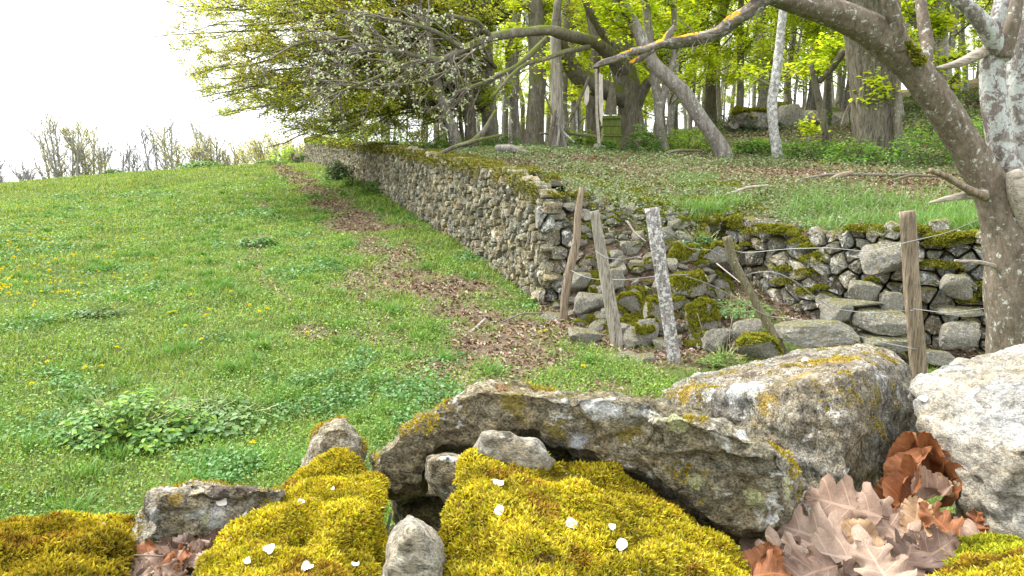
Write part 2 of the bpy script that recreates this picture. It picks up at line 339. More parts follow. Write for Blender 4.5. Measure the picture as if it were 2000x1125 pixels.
# ------------------------------------------------------------------ scatter builders
def orient(n, az):
    """frames (t, b) perpendicular to normals n"""
    a = np.stack([np.cos(az), np.sin(az), np.zeros_like(az)], -1); t = nrm(a - n * (a * n).sum(-1, keepdims=True)); return t, np.cross(n, t)
def blades(p, n, h, w, lean, bend, colr, seg=2, g0=.75, g1=1.12):
    """curved tapered blades; p,n (N,3); h,w,lean,bend (N,)"""
    N = len(p); az = rng.uniform(0, 2 * np.pi, N); t, b_ = orient(n, az); rows = []
    for k in range(seg + 1):
        f = k / seg; c = p + n * (h * f * (1 - .25 * bend * f))[:, None] + t * (h * (lean * f + bend * f * f))[:, None]
        if k == seg: rows.append(c[:, None])
        else:
            ww = (w * (1 - .45 * f) * .5)[:, None]; rows.append(np.stack([c - b_ * ww, c + b_ * ww], 1))
    V = np.concatenate(rows, 1); nv = V.shape[1]; base = (np.arange(N) * nv)[:, None]
    q = np.concatenate([base + np.array([[2 * k, 2 * k + 1, 2 * k + 3, 2 * k + 2]]) for k in range(seg - 1)]) if seg > 1 else np.zeros((0, 4), int)
    tr = base + np.array([[2 * seg - 2, 2 * seg - 1, 2 * seg]])
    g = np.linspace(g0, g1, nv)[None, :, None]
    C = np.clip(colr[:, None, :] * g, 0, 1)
    return V.reshape(-1, 3), [q, tr], C.reshape(-1, 3)
def leaves(p, n, L, w, colr, cup=.2, az=None):
    """diamond-ish leaves of 2 quads folded on the midrib: 6 verts"""
    N = len(p); az = rng.uniform(0, 2 * np.pi, N) if az is None else az
    t, b_ = orient(n, az); L = L[:, None]; w = w[:, None]
    mid = lambda f, k: p + t * L * f + n * L * k
    v = np.stack([mid(0, 0), mid(.3, cup * .5) + b_ * w * .5, mid(.7, cup * .3) + b_ * w * .42, mid(1, -cup), mid(.7, cup * .3) - b_ * w * .42, mid(.3, cup * .5) - b_ * w * .5, ], 1)
    base = (np.arange(N) * 6)[:, None]
    q = np.concatenate([base + np.array([[0, 1, 2, 3]]), base + np.array([[0, 3, 4, 5]])])
    return v.reshape(-1, 3), [q], np.repeat(colr, 6, 0)
def merge(parts):
    V, F3, F4, C, o = [], [], [], [], 0
    for v, f, c in parts:
        V.append(v); C.append(c)
        for x in f:
            if len(x): (F3 if x.shape[1] == 3 else F4).append(x + o)
        o += len(v)
    Fs = []
    if F4: Fs.append(np.concatenate(F4))
    if F3: Fs.append(np.concatenate(F3))
    return np.concatenate(V), Fs, np.concatenate(C)
def pick(cols, N, jit=.12):
    c = np.array(cols)[rng.integers(0, len(cols), N)]; return np.clip(c * rng.uniform(1 - jit, 1 + jit, (N, 1)) * rng.uniform(.94, 1.06, (N, 3)), 0, 1)
def tilt(N, a):
    """random normals tilted up to a"""
    az = rng.uniform(0, 6.283, N); k = rng.uniform(0, a, N); return np.stack([np.sin(k) * np.cos(az), np.sin(k) * np.sin(az), np.cos(k)], -1)
def polar(N, r0, r1, a0, a1, g=1.0):
    """density per area ~ r^-g"""
    e = 2 - g; u = rng.random(N); r = (r0 ** e + u * (r1 ** e - r0 ** e)) ** (1 / e); a = np.radians(rng.uniform(a0, a1, N)); return r * np.sin(a), r * np.cos(a), r

# grass of the meadow
N = 620000
x, y, r = polar(N, 2.2, 42, -46, 36, 1.35)
tr = terrace(x, y); lt = litterness(x, y); keep = (~tr) & (rng.random(N) > np.clip((lt - .25) * 2.4, 0, .93)) & (s1(x, y) < .05) | ((y < np.interp(x, YX, Y0)) & (x > .3) & (rng.random(N) > .6) & (lt < .75))
keep &= ~((y < 1.75) & (np.abs(x) < 8))
x, y, r = x[keep], y[keep], r[keep]; N = len(x)
z = ground(x, y); pn = fb2(x, y, .9, 3, 21); pn2 = fb2(x, y, 3.3, 2, 22)
h = .042 * (1 + .75 * np.clip(pn + pn2, -.6, 1)) * rng.uniform(.6, 1.7, N) * np.interp(r, [3, 40], [1, 1.5])
w = np.interp(r, [3, 10, 40], [.0035, .007, .022]) * rng.uniform(.7, 1.4, N)
base = np.array([[.20, .35, .035], [.27, .40, .05], [.34, .44, .07], [.13, .25, .03], [.42, .46, .11], [.08, .17, .03]])
mixv = np.clip(.5 + pn * .8, 0, 1)[:, None]
c = pick(base, N) * (1 - mixv * .25) * np.where((rng.random(N) < .06)[:, None], np.array([[1.5, 1.1, 1.3]]), 1)
c = np.clip(c * (1 + .32 * fb2(x, y, 1.6, 3, 91) + .22 * fb2(x, y, 7, 2, 92))[:, None] * np.array([1, 1, 1]), 0, 1)
p = np.stack([x, y, z - .004], -1)
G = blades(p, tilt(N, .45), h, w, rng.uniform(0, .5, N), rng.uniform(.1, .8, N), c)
# tussocks of longer grass
TS = []
for k in range(420):
    tx, ty, _ = polar(1, 2.8, 22, -42, 12, 1.2); tx, ty = tx[0], ty[0]
    if terrace(tx, ty) or litterness(np.array([tx]), np.array([ty]))[0] > .5 or s1(tx, ty) > -.1 or (ty < 2.1): continue
    m = 90; rr = abs(rng.normal(0, .09, m)); aa = rng.uniform(0, 6.28, m); qx, qy = tx + rr * np.cos(aa), ty + rr * np.sin(aa)
    nn_ = nrm(np.stack([np.cos(aa) * rr * 3, np.sin(aa) * rr * 3, np.ones(m)], -1))
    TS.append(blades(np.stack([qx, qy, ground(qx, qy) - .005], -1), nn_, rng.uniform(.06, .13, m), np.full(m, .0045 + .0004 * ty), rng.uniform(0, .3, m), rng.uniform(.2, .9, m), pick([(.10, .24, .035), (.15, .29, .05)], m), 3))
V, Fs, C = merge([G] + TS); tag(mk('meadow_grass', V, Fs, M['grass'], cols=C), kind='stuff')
# broad small leaves between the grass
N = 480000
x, y, r = polar(N, 2.4, 26, -46, 30, 1.6)
lt = litterness(x, y); cl = fb2(x, y, .8, 3, 31)
keep = (~terrace(x, y)) & (s1(x, y) < .05) & (rng.random(N) > np.clip((lt - .3) * 2, 0, .9)) & (rng.random(N) < .55 + cl) & ~((y < 1.75) & (np.abs(x) < 8))
x, y, r = x[keep], y[keep], r[keep]; N = len(x); cl = cl[keep]
L = np.interp(r, [3, 10, 26], [.011, .020, .04]) * rng.uniform(.5, 1.6, N)
dk = (fb2(x, y, 1.7, 3, 33) > .22)
c = np.where(dk[:, None], pick([(.07, .19, .04), (.11, .25, .06), (.18, .32, .13)], N), pick([(.19, .34, .05), (.23, .37, .06), (.15, .28, .04), (.22, .35, .09), (.09, .19, .03)], N))
p = np.stack([x, y, ground(x, y) + rng.uniform(.006, .05, N) * (1 + .8 * np.clip(cl * 2, -.5, 1)) + dk * .012], -1)
c = np.clip(c * (1 + .35 * fb2(x, y, 1.6, 3, 91) + .35 * fb2(x, y, 6, 2, 92))[:, None], 0, 1)
V, Fs, C = leaves(p, tilt(N, 1.0), L * (1 + dk * .6), L * .75 * (1 + dk * .6), c)
tag(mk('clover_cover', V, Fs, M['grass'], cols=C), kind='stuff')
# leaf litter
LIT = [(.25, .18, .12), (.33, .25, .19), (.18, .12, .08), (.42, .34, .28), (.13, .09, .06), (.27, .18, .10)]
N = 210000
x, y, r = polar(N, 2.6, 34, -34, 42, 1.1)
lt = litterness(x, y); keep = (rng.random(N) < np.clip((lt - .22) * 1.7, 0, 1) ** 1.2) & ~((y < 1.75) & (np.abs(x) < 8)); x, y, r = x[keep], y[keep], r[keep]; N = len(x)
p = np.stack([x, y, ground(x, y) + rng.uniform(.003, .02, N)], -1); L = rng.uniform(.03, .065, N) * np.interp(r, [3, 30], [.8, 1.6])
V, Fs, C = leaves(p, tilt(N, .75), L, L * rng.uniform(.4, .7, N), pick(LIT, N, .25), cup=.35)
tag(mk('leaf_litter', V, Fs, M['litter'], cols=C), kind='stuff')
# low green cover on the terrace
N = 340000
x, y, r = polar(N, 7, 34, -20, 40, 1.2); cl = fb2(x, y, .75, 4, 41)
keep = terrace(x, y) & (rng.random(N) < np.clip(.62 + cl * 1.4, 0, 1)); x, y, r, cl = x[keep], y[keep], r[keep], cl[keep]; N = len(x)
hh = rng.uniform(.01, .10, N) * (1 + np.clip(cl, 0, 1) * 1.2)
p = np.stack([x, y, ground(x, y) + hh], -1); L = rng.uniform(.02, .045, N) * np.interp(r, [8, 30], [.85, 1.8])
V, Fs, C = leaves(p, tilt(N, .9), L, L * .6, pick([(.10, .17, .06), (.15, .22, .09), (.22, .28, .15), (.06, .11, .03), (.26, .31, .18)], N), cup=.15)
tag(mk('woodland_undergrowth', V, Fs, M['grass'], cols=C), kind='stuff')
# long grass along the terrace edge
N = 60000
x = rng.uniform(1.8, 8, N); y = np.interp(x, YX, Y0) + .35 + rng.gamma(2.0, .42, N); gm = fb2(x, y, 1.0, 3, 51)
keep = (rng.random(N) < np.clip(.35 + gm * 1.5 + np.interp(x, [1.8, 3, 4.5], [-.5, 0, .35]), 0, 1)) & terrace(x, y); x, y = x[keep], y[keep]; N = len(x)
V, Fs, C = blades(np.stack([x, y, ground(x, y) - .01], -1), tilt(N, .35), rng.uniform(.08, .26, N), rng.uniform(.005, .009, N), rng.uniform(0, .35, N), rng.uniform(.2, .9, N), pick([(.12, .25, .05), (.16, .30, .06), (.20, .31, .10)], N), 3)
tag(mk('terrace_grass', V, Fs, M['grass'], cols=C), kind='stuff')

# ------------------------------------------------------------------ rocks
def ico(sub):
    bm = bmesh.new(); bmesh.ops.create_icosphere(bm, subdivisions=sub, radius=1)
    V = np.array([v.co[:] for v in bm.verts]); Fc = np.array([[v.index for v in f.verts] for f in bm.faces]); bm.free(); return V, Fc
ICO3, ICO4 = ico(4), ico(5)
def rockmesh(seed, ax=(1, .7, .5), planes=13, rough=.05, hi=False):
    r_ = np.random.default_rng(seed); V, Fc = ICO4 if hi else ICO3
    n = nrm(r_.normal(size=(planes, 3))); n = np.concatenate([n, [[0, 0, 1], [0, 0, -1], [1, .2, 0], [-1, .1, 0], [0, 1, 0], [.1, -1, 0]]]); n = nrm(n)
    hgt = r_.uniform(.58, .98, len(n)); d = V @ n.T
    t = np.where(d > .02, hgt / np.maximum(d, .02), 9); k = 30
    rr = -np.log(np.exp(-t * k).sum(1)) / k; rr = np.minimum(rr, 1.25)
    p = V * rr[:, None]
    p = p * (1 + rough * fbm(V * 2.3 + seed, 4, seed)[:, None] * 1.6 + rough * .5 * fbm(V * 9 + seed, 3, seed)[:, None])
    return p * np.array(ax), Fc
def sample(V, Fc, N, filt=None):
    if Fc.shape[1] == 4: Fc = np.concatenate([Fc[:, :3], Fc[:, [0, 2, 3]]])
    a, b_, c = V[Fc[:, 0]], V[Fc[:, 1]], V[Fc[:, 2]]; cr = np.cross(b_ - a, c - a); ar = np.linalg.norm(cr, axis=1); n = cr / np.maximum(ar[:, None], 1e-12)
    if filt is not None: ar = ar * filt((a + b_ + c) / 3, n)
    if ar.sum() <= 0: return np.zeros((0, 3)), np.zeros((0, 3))
    i = rng.choice(len(ar), N, p=ar / ar.sum()); u, v = rng.random(N), rng.random(N); s = u + v > 1; u[s], v[s] = 1 - u[s], 1 - v[s]
    return a[i] + (b_[i] - a[i]) * u[:, None] + (c[i] - a[i]) * v[:, None], n[i]
MOSSC = [(.20, .21, .02), (.13, .15, .015), (.29, .28, .03), (.08, .10, .012), (.24, .20, .02)]
def mossy(name, V, Fc, N, size, parent, thr=.35, seed=0, colors=MOSSC, sc=4, mat=None, cover=.1):
    f = lambda c, n: (n[:, 2] > thr) * (fbm(c * sc + seed * 3.1, 3, seed) > -cover)
    p, n = sample(V, Fc, N, f)
    if len(p) == 0: return None
    n = nrm(n + np.array([0, 0, .4])); lump = np.clip(fbm(p * sc * 2.2, 2, seed + 5), -.3, 1)
    p = p + n * (size * 1.3 * (lump + .3))[:, None]
    L = size * rng.uniform(.6, 1.4, len(p))
    v, f_, c = blades(p - n * (size * .5)[None, None] if False else p - n * size * .4, n, L, L * .55, rng.uniform(0, .6, len(p)), rng.uniform(0, .8, len(p)), pick(colors, len(p), .2), 2)
    return mk(name, v, f_, mat or M['moss2'], parent, cols=c)

# ------------------------------------------------------------------ masonry: irregular cells clipped between neighbours
def clip(poly, m, n):
    out = []; L = len(poly); d = [(q[0] - m[0]) * n[0] + (q[1] - m[1]) * n[1] for q in poly]
    for i in range(L):
        a, b_ = poly[i], poly[(i + 1) % L]; da, db = d[i], d[(i + 1) % L]
        if da <= 0: out.append(a)
        if da * db < 0:
            t = da / (da - db); out.append((a[0] + (b_[0] - a[0]) * t, a[1] + (b_[1] - a[1]) * t))
    return out
def masonry(length, hfun, su, sv, seed, gap=.012, jit=.42, grow=None):
    """list of (poly Nx2, centre) cells in (u,v)"""
    r_ = np.random.default_rng(seed); cells = {}; hmax = max(hfun(u) for u in np.linspace(0, length, 50))
    nu, nv = int(length / su) + 2, int(hmax / sv) + 2
    for i in range(-1, nu + 1):
        for j in range(-1, nv + 1):
            cells[i, j] = ((i + .5 + (j % 2) * .5 + r_.uniform(-jit, jit)) * su, (j + .5 + r_.uniform(-jit, jit)) * sv)
    out = []
    for (i, j), c in cells.items():
        if not (0 <= c[0] <= length and -.1 <= c[1] <= hfun(c[0]) + .02): continue
        poly = [(c[0] - 2 * su, c[1] - 2 * sv), (c[0] + 2 * su, c[1] - 2 * sv), (c[0] + 2 * su, c[1] + 2 * sv), (c[0] - 2 * su, c[1] + 2 * sv)]
        for di in (-2, -1, 0, 1, 2):
            for dj in (-2, -1, 0, 1, 2):
                q = cells.get((i + di, j + dj))
                if q is None or q == c: continue
                dx, dy = q[0] - c[0], q[1] - c[1]; d = math.hypot(dx, dy); n = (dx / d, dy / d)
                m = (c[0] + dx / 2 - n[0] * gap * .5, c[1] + dy / 2 - n[1] * gap * .5); poly = clip(poly, m, n)
                if len(poly) < 3: break
            if len(poly) < 3: break
        if len(poly) >= 3: out.append((np.array(poly), np.array(c)))
    return out
def stones_from_cells(cells, base_f, top_jit, mapf, seed, out_j=.035, tone=None):
    """extrude every cell into a rough faceted stone; mapf(u, v, w) -> xyz, w outwards"""
    r_ = np.random.default_rng(seed); V, F3, F4, C, o = [], [], [], [], 0
    for poly, c in cells:
        n = len(poly)
        # densify: 2 points per edge with jitter
        pts = []
        for k in range(n):
            a, b_ = poly[k], poly[(k + 1) % n]
            L = np.linalg.norm(b_ - a)
            pts.append(a * .88 + b_ * .12); 
            if L > .05: pts.append((a + b_) / 2 + r_.normal(0, .004, 2))
            pts.append(a * .12 + b_ * .88)
        q = np.array(pts); m = len(q); cc = q.mean(0); sz = np.sqrt(np.abs(np.ptp(q[:, 0]) * np.ptp(q[:, 1])))
        wo = r_.normal(0, out_j); tl = r_.normal(0, .13, 2)
        rings = []
        for s_, w_ in ((1.0, -.16), (1.0, -.012), (.94, .020), (.80, .028)):
            p2 = cc + (q - cc) * s_; ww = wo + w_ + (p2 - cc) @ tl + r_.normal(0, .0035 + .05 * sz * (w_ > 0) * .6, m)
            rings.append(np.column_stack([p2, ww]))
        rings.append(np.array([[cc[0], cc[1], wo + .034 + r_.normal(0, .006)]]))
        A = np.concatenate(rings); V.append(mapf(A[:, 0], A[:, 1] + base_f(A[:, 0]), A[:, 2]))
        k = np.arange(m); k2 = (k + 1) % m
        for rr in range(3): F4.append(np.stack([o + rr * m + k, o + rr * m + k2, o + (rr + 1) * m + k2, o + (rr + 1) * m + k], 1))
        F3.append(np.stack([o + 3 * m + k, o + 3 * m + k2, np.full(m, o + 4 * m)], 1))
        t = r_.uniform(.55, 1.3); hue = r_.uniform(-.06, .06); cl = np.array([t * (1 + hue), t, t * (1 - hue)])
        if r_.random() < .07: cl = cl * 1.45
        C.append(np.repeat(np.clip(cl, 0, 1.8)[None], len(A), 0)); o += len(A)
    return np.concatenate(V), [np.concatenate(F4), np.concatenate(F3)], np.concatenate(C)

# long retaining wall
W1L = float(np.linalg.norm(C2 - C1)) + 2
TOPS = [P(1092, 400, 8.4), P(1040, 368, 8.9), P(1000, 343, 9.5), P(900, 318, 11.7), P(770, 292, 16.7), P(690, 283, 22.6), P(603, 271, 37.8)]
tu = [float((p[:2] - C1) @ D1) for p in TOPS]; tz = [p[2] for p in TOPS]
def w1xy(u): return C1[0] + D1[0] * u, C1[1] + D1[1] * u
def w1base(u):
    u = np.atleast_1d(u); x, y = w1xy(u); return ground(x - N1[0] * .15, y - N1[1] * .15) - .06
def w1h(u): return float(np.interp(u, tu, tz) - w1base(u)[0])
UU = np.linspace(-.5, W1L + 1, 200); BB = w1base(UU); HH = np.interp(UU, tu, tz) - BB
def w1b(u): return np.interp(u, UU, BB)
cells = masonry(W1L, lambda u: float(np.interp(u, UU, HH)), .094, .108, 3, gap=.015, jit=.48)
def map1(u, v, w):
    batter = -.04 + .08 * (v - w1b(u)); x = C1[0] + D1[0] * u - N1[0] * (w - batter); y = C1[1] + D1[1] * u - N1[1] * (w - batter)
    return np.stack([x, y, v], -1)
wall = empty('retaining_wall', (C1[0], C1[1], 0), 'long grey dry stone retaining wall running uphill between meadow and wood', 'stone wall')
wall.location = (0, 0, 0)
V, Fs, C = stones_from_cells(cells, w1b, 0, map1, 4, .022)
mk('masonry', V, Fs, M['stone_wall'], wall, cols=C, smooth=False)
u = np.linspace(.75, W1L, 120)
core = np.concatenate([map1(u, w1b(u) - .1, np.full(120, -.09)), map1(u, w1b(u) + np.interp(u, UU, HH) - .06, np.full(120, -.09)), map1(u, w1b(u) + np.interp(u, UU, HH) - .06, np.full(120, -.5)), map1(u, w1b(u) - .1, np.full(120, -.5))])
k = np.arange(119); mk('core', core, np.concatenate([np.stack([k + a * 120, k + 1 + a * 120, k + 1 + (a + 1) * 120, k + (a + 1) * 120], 1) for a in range(3)]), M['earth'], wall)
# rough capstones and moss on the crest
parts = []
for q in range(170):
    uu = rng.uniform(1.2, W1L); V0, F0 = rockmesh(900 + q % 9, (1, .7, .45), 10, .06); V0 = V0[:, :] * rng.uniform(.07, .15) * (1 + .0 * uu)
    a = rng.uniform(0, 6.3); ca, sa = math.cos(a), math.sin(a); V0 = V0 @ np.array([[ca, sa, 0], [-sa, ca, 0], [0, 0, 1]])
    top = map1(np.array([uu]), w1b(np.array([uu])) + np.interp(uu, UU, HH) + .0, np.array([-rng.uniform(.0, .35)]))[0]
    parts.append((V0 + top, [F0], np.full((len(V0), 3), rng.uniform(.7, 1.3))))
ICO2 = ico(3)
V, Fs, C = merge(parts); mk('capstone', V, Fs, M['stone_wall'], wall, cols=C, smooth=False)
N = 170000
uu = W1L * rng.random(N) ** 1.25; ov = rng.beta(1.2, 1.6, N)
nz = fbm(np.stack([uu * 2.3, ov * 2, uu * 0], -1), 3, 61); keep = nz > -.40 + .35 * (uu < 2.5); uu, ov, nz = uu[keep], ov[keep], nz[keep]; N = len(uu)
ww = -.42 + ov * .52; hang = np.clip(ww + .02, 0, 1) * 3.0 * rng.random(N)
p = map1(uu, w1b(uu) + np.interp(uu, UU, HH) + .02 + .06 * nz - hang * .6, ww * 1.0)
n = nrm(np.stack([-N1[0] * (ov - .3), -N1[1] * (ov - .3), np.full(N, .8)], -1) + rng.normal(0, .25, (N, 3)))
L = rng.uniform(.02, .05, N) * np.interp(uu, [0, 30], [.8, 2.0])
V, Fs, C = blades(p, n, L, L * .5, rng.uniform(0, .6, N), rng.uniform(0, 1, N), pick([(.18, .18, .03), (.11, .12, .02), (.25, .24, .04), (.06, .07, .018), (.22, .17, .05)], N, .2), 2)
mk('moss', V, Fs, M['moss2'], wall, cols=C)

# ruined wall facing the camera
PATH = np.array([(1.95, 9.25), (2.30, 9.12), (2.6, 8.9), (2.95, 8.35), (3.15, 7.98), (3.65, 7.62), (4.3, 7.27), (5.2, 6.95), (7.0, 6.45)])
sl_ = np.concatenate([[0], np.cumsum(np.linalg.norm(np.diff(PATH, axis=0), axis=1))]); W2L = sl_[-1]
def w2xy(u): return np.interp(u, sl_, PATH[:, 0]), np.interp(u, sl_, PATH[:, 1])
def w2nrm(u):
    x0, y0 = w2xy(u - .25); x1, y1 = w2xy(u + .25); t = np.stack([x1 - x0, y1 - y0], -1); t = nrm(t); return np.stack([t[..., 1], -t[..., 0]], -1)
U2 = np.linspace(-.3, W2L + .3, 80); x2, y2 = w2xy(U2); nn2 = w2nrm(U2)
B2 = ground(x2 + nn2[:, 0] * .25, y2 + nn2[:, 1] * .25) - .08; B2 = np.where(U2 < .5, .20, B2)
T2 = np.interp(U2, [0, .9, 1.4, 2, 2.8, 4, 6], [.98, .98, .95, .98, 1.0, 1.02, 1.05]) + .05 * fb2(U2, U2 * 0, 2.2, 2, 71)
def w2b(u): return np.interp(u, U2, B2)
def w2h(u): return float(np.interp(u, U2, T2 - B2))
def map2(u, v, w):
    x, y = w2xy(u); n = w2nrm(u); ww = w - .14 * (v - w2b(u)) + .03 * np.sin(u * 5 + v * 3); return np.stack([x + n[:, 0] * ww, y + n[:, 1] * ww, v], -1)
ruin = empty('ruined_wall', (0, 0, 0), 'mossy half collapsed dry stone wall of big flat stones behind the wire fence', 'stone wall')
cells = masonry(W2L, w2h, .23, .112, 12, gap=.018, jit=.44)
V, Fs, C = stones_from_cells(cells, w2b, 0, map2, 13, .05)
V = V + nrm(rng.normal(size=V.shape)) * .004
mk('masonry', V, Fs, M['stone_ruin'], ruin, cols=C, smooth=False)
u = np.linspace(0, W2L, 60); T2f = lambda u: np.interp(u, U2, T2)
core = np.concatenate([map2(u, w2b(u) - .1, np.full(60, -.12)), map2(u, T2f(u) - .08, np.full(60, -.12)), map2(u, T2f(u) - .05, np.full(60, -.7)), map2(u, w2b(u) - .1, np.full(60, -.7))])
k = np.arange(59); mk('core', core, np.concatenate([np.stack([k + a * 60, k + 1 + a * 60, k + 1 + (a + 1) * 60, k + (a + 1) * 60], 1) for a in range(3)]), M['earth'], ruin)
# short ragged return of the wall corner
PR = np.array([(C1[0] - .06, C1[1] - .02), (C1[0] + .55, C1[1] - .12), (C1[0] + .95, C1[1] + .0)])
def mapr(u, v, w):
    x = np.interp(u, [0, .62, 1.1], PR[:, 0]); y = np.interp(u, [0, .62, 1.1], PR[:, 1]); ww = w - .16 * (v - .1); return np.stack([x + .1 * ww, y - ww, v], -1)
rb = lambda u: np.full_like(np.asarray(u, float), .0)
cells = masonry(1.1, lambda u: float(np.interp(u, [0, .3, .6, 1.1], [1.17, 1.02, .7, .35])), .19, .15, 33, gap=.018)
V, Fs, C = stones_from_cells(cells, rb, 0, mapr, 34, .045); mk('corner_masonry', V, Fs, M['stone_ruin'], wall, cols=C, smooth=False)
# moss cushions growing on the ruin
parts = []
for q in range(70):
    uu = rng.uniform(0, W2L - 1.2); vv = w2b(uu) + w2h(uu) * rng.beta(1.9, 1.0) if q > 22 else T2f(uu) + rng.uniform(-.06, .03)
    c0 = map2(np.array([uu]), np.array([float(vv)]), np.array([rng.uniform(.0, .05)]))[0]; m = 900; d = nrm(rng.normal(size=(m, 3))); d[:, 2] = np.abs(d[:, 2]) * 1.0 - .25
    s_ = rng.uniform(.5, 1.3); rr = np.array([.12, .08, .055]) * s_
    p = c0 + d * rr * (1 + .35 * fbm(d * 2.5 + q, 2, q)[:, None]); nn_ = nrm(d + np.array([0, -.2, .5])); L = rng.uniform(.010, .022, m)
    parts.append(blades(p, nn_, L, L * .7, rng.uniform(0, .5, m), rng.uniform(0, .6, m), pick(MOSSC, m, .2), 2))
V, Fs, C = merge(parts); mk('moss', V, Fs, M['moss2'], ruin, cols=C)

# loose rubble stones: every one a thing, from shared shapes
RB = []
for q in range(9):
    V0, F0 = rockmesh(40 + q, [(1, .7, .42), (1, .8, .6), (.9, .6, .7)][q % 3], 12, .05)
    o = mk('rubble_stone', V0, F0, M['rubble'], smooth=False, link=False); o.data.name = 'rubble_shape'; RB.append((o, V0, F0))
MB_ = []
for q in range(9):
    V0, F0 = RB[q][1], RB[q][2]
    f = mossy('moss', V0, F0, 5500, .10, None, .30, q, sc=1.2, cover=.25); col.objects.unlink(f); MB_.append(f)
RUBBLE = 'loose stones tumbled from the ruined wall'
def put_rock(k, loc, rot, sc, moss, label, group=RUBBLE, name='rubble_stone', mat=None):
    o = RB[k][0].copy(); col.objects.link(o); o.name = name; o.location = loc; o.rotation_euler = rot; o.scale = sc if hasattr(sc, '__len__') else (sc,) * 3
    tag(o, label, 'stone', group)
    if moss:
        c = MB_[k].copy(); col.objects.link(c); c.parent = o; c.name = 'moss'
    return o
HERO = [ # px, py, half width px, half height px, d, moss, label
 (1140, 658, 38, 18, 7.2, 0, 'flat pale grey slab lying in the grass at the foot of the bent fence pole'),
 (1080, 628, 28, 18, 7.9, 0, 'squat grey stone beside the foot of the wall corner'),
 (1152, 590, 30, 24, 7.9, 0, 'rounded grey stone with a white lichen splash between the two slim posts'),
 (1130, 550, 28, 20, 8.2, 0, 'brown grey wedge stone behind the bent fence pole'),
 (1195, 545, 20, 20, 8.0, 0, 'plain grey stone half behind the flat board post'),
 (1180, 703, 48, 14, 6.7, 0, 'sunken flat stone in the turf below the flat board post'),
 (1262, 650, 28, 28, 7.1, 1, 'dark mossy block between the board post and the lichened post'),
 (1232, 590, 24, 20, 7.7, 1, 'mossy stone left of centre in the rubble, above a dark gap'),
 (1285, 620, 24, 34, 7.3, 1, 'upright stone with moss cap leaning at the lichened post'),
 (1230, 485, 24, 18, 8.5, 0, 'flat faced grey stone high in the rubble behind the board post'),
 (1345, 560, 34, 26, 7.9, 1, 'big moss covered boulder beyond the lichened post'),
 (1335, 500, 28, 22, 8.4, 1, 'moss capped stone high on the slope behind the lichened post'),
 (1395, 500, 40, 26, 8.6, 1, 'large dark boulder under thick moss near the fern tuft'),
 (1365, 620, 30, 30, 7.3, 1, 'low moss covered stone at the foot of the rubble slope'),
 (1400, 665, 26, 28, 6.9, 0, 'squat grey stone standing before the leaf litter hollow'),
 (1458, 645, 36, 22, 6.9, 0, 'smooth pale grey stone before the thin leaning post'),
 (1485, 678, 40, 26, 6.6, 1, 'wide mossy stone at the foot of the thin leaning post'),
 (1605, 652, 75, 26, 6.7, 0, 'long pale slab with white lichen patches under the lowest wire'),
 (1685, 572, 32, 28, 7.2, 0, 'rounded grey boulder with a crack resting on thin slabs'),
 (1715, 628, 54, 26, 6.9, 0, 'long rounded white lichened boulder left beside the thick split post'),
 (1735, 500, 52, 34, 7.4, 0, 'large block speckled with pale lichen behind the thick split post'),
 (1635, 612, 30, 24, 7.0, 0, 'tilted white spotted stone next to the long rounded boulder'),
 (1738, 590, 20, 20, 7.1, 0, 'small wedge stone set under a lintel slab'),
 (1660, 592, 50, 9, 7.1, 0, 'thin flat slab under the cracked rounded boulder'),
 (1870, 655, 44, 30, 6.9, 0, 'broad brown grey stone low beside the lichened tree trunk'),
 (1870, 560, 28, 26, 7.1, 0, 'square light stone beside moss curtain near the tree trunk'),
 (1830, 700, 46, 16, 6.7, 0, 'flat stone at the base beside the thick split post'),
 (1730, 668, 60, 18, 6.8, 0, 'low grey slab under the long rounded boulder'),
 (1875, 610, 40, 8, 7.0, 0, 'thin lichen edged slab under the square light stone'),
 (1880, 465, 48, 12, 7.5, 1, 'flat mossy coping slab beside the lichened tree'),
 (1255, 705, 26, 14, 6.6, 0, 'small flat stone among leaves at the foot of the lichened post'),
]
for q, (px, py, hw, hh_, d, ms, lab) in enumerate(HERO):
    sc = d / F; k = [0, 3, 6, 1, 4, 7, 2, 5, 8][q % 9]; base = np.array([(1, .7, .42), (1, .8, .6), (.9, .6, .7)][k % 3])
    s_ = np.array([hw * sc / (base[0] * .82), hw * sc * .8 / (base[1] * .82), hh_ * sc / (base[2] * .82)]); s_[1] = max(s_[1], .08)
    put_rock(k, P(px, py, d + s_[1] * .3), (rng.uniform(-.12, .12), rng.uniform(-.12, .12), rng.uniform(-.35, .35)), tuple(s_), ms, lab.replace(' left of centre in', ' low in').replace('boulder left beside', 'boulder beside'))
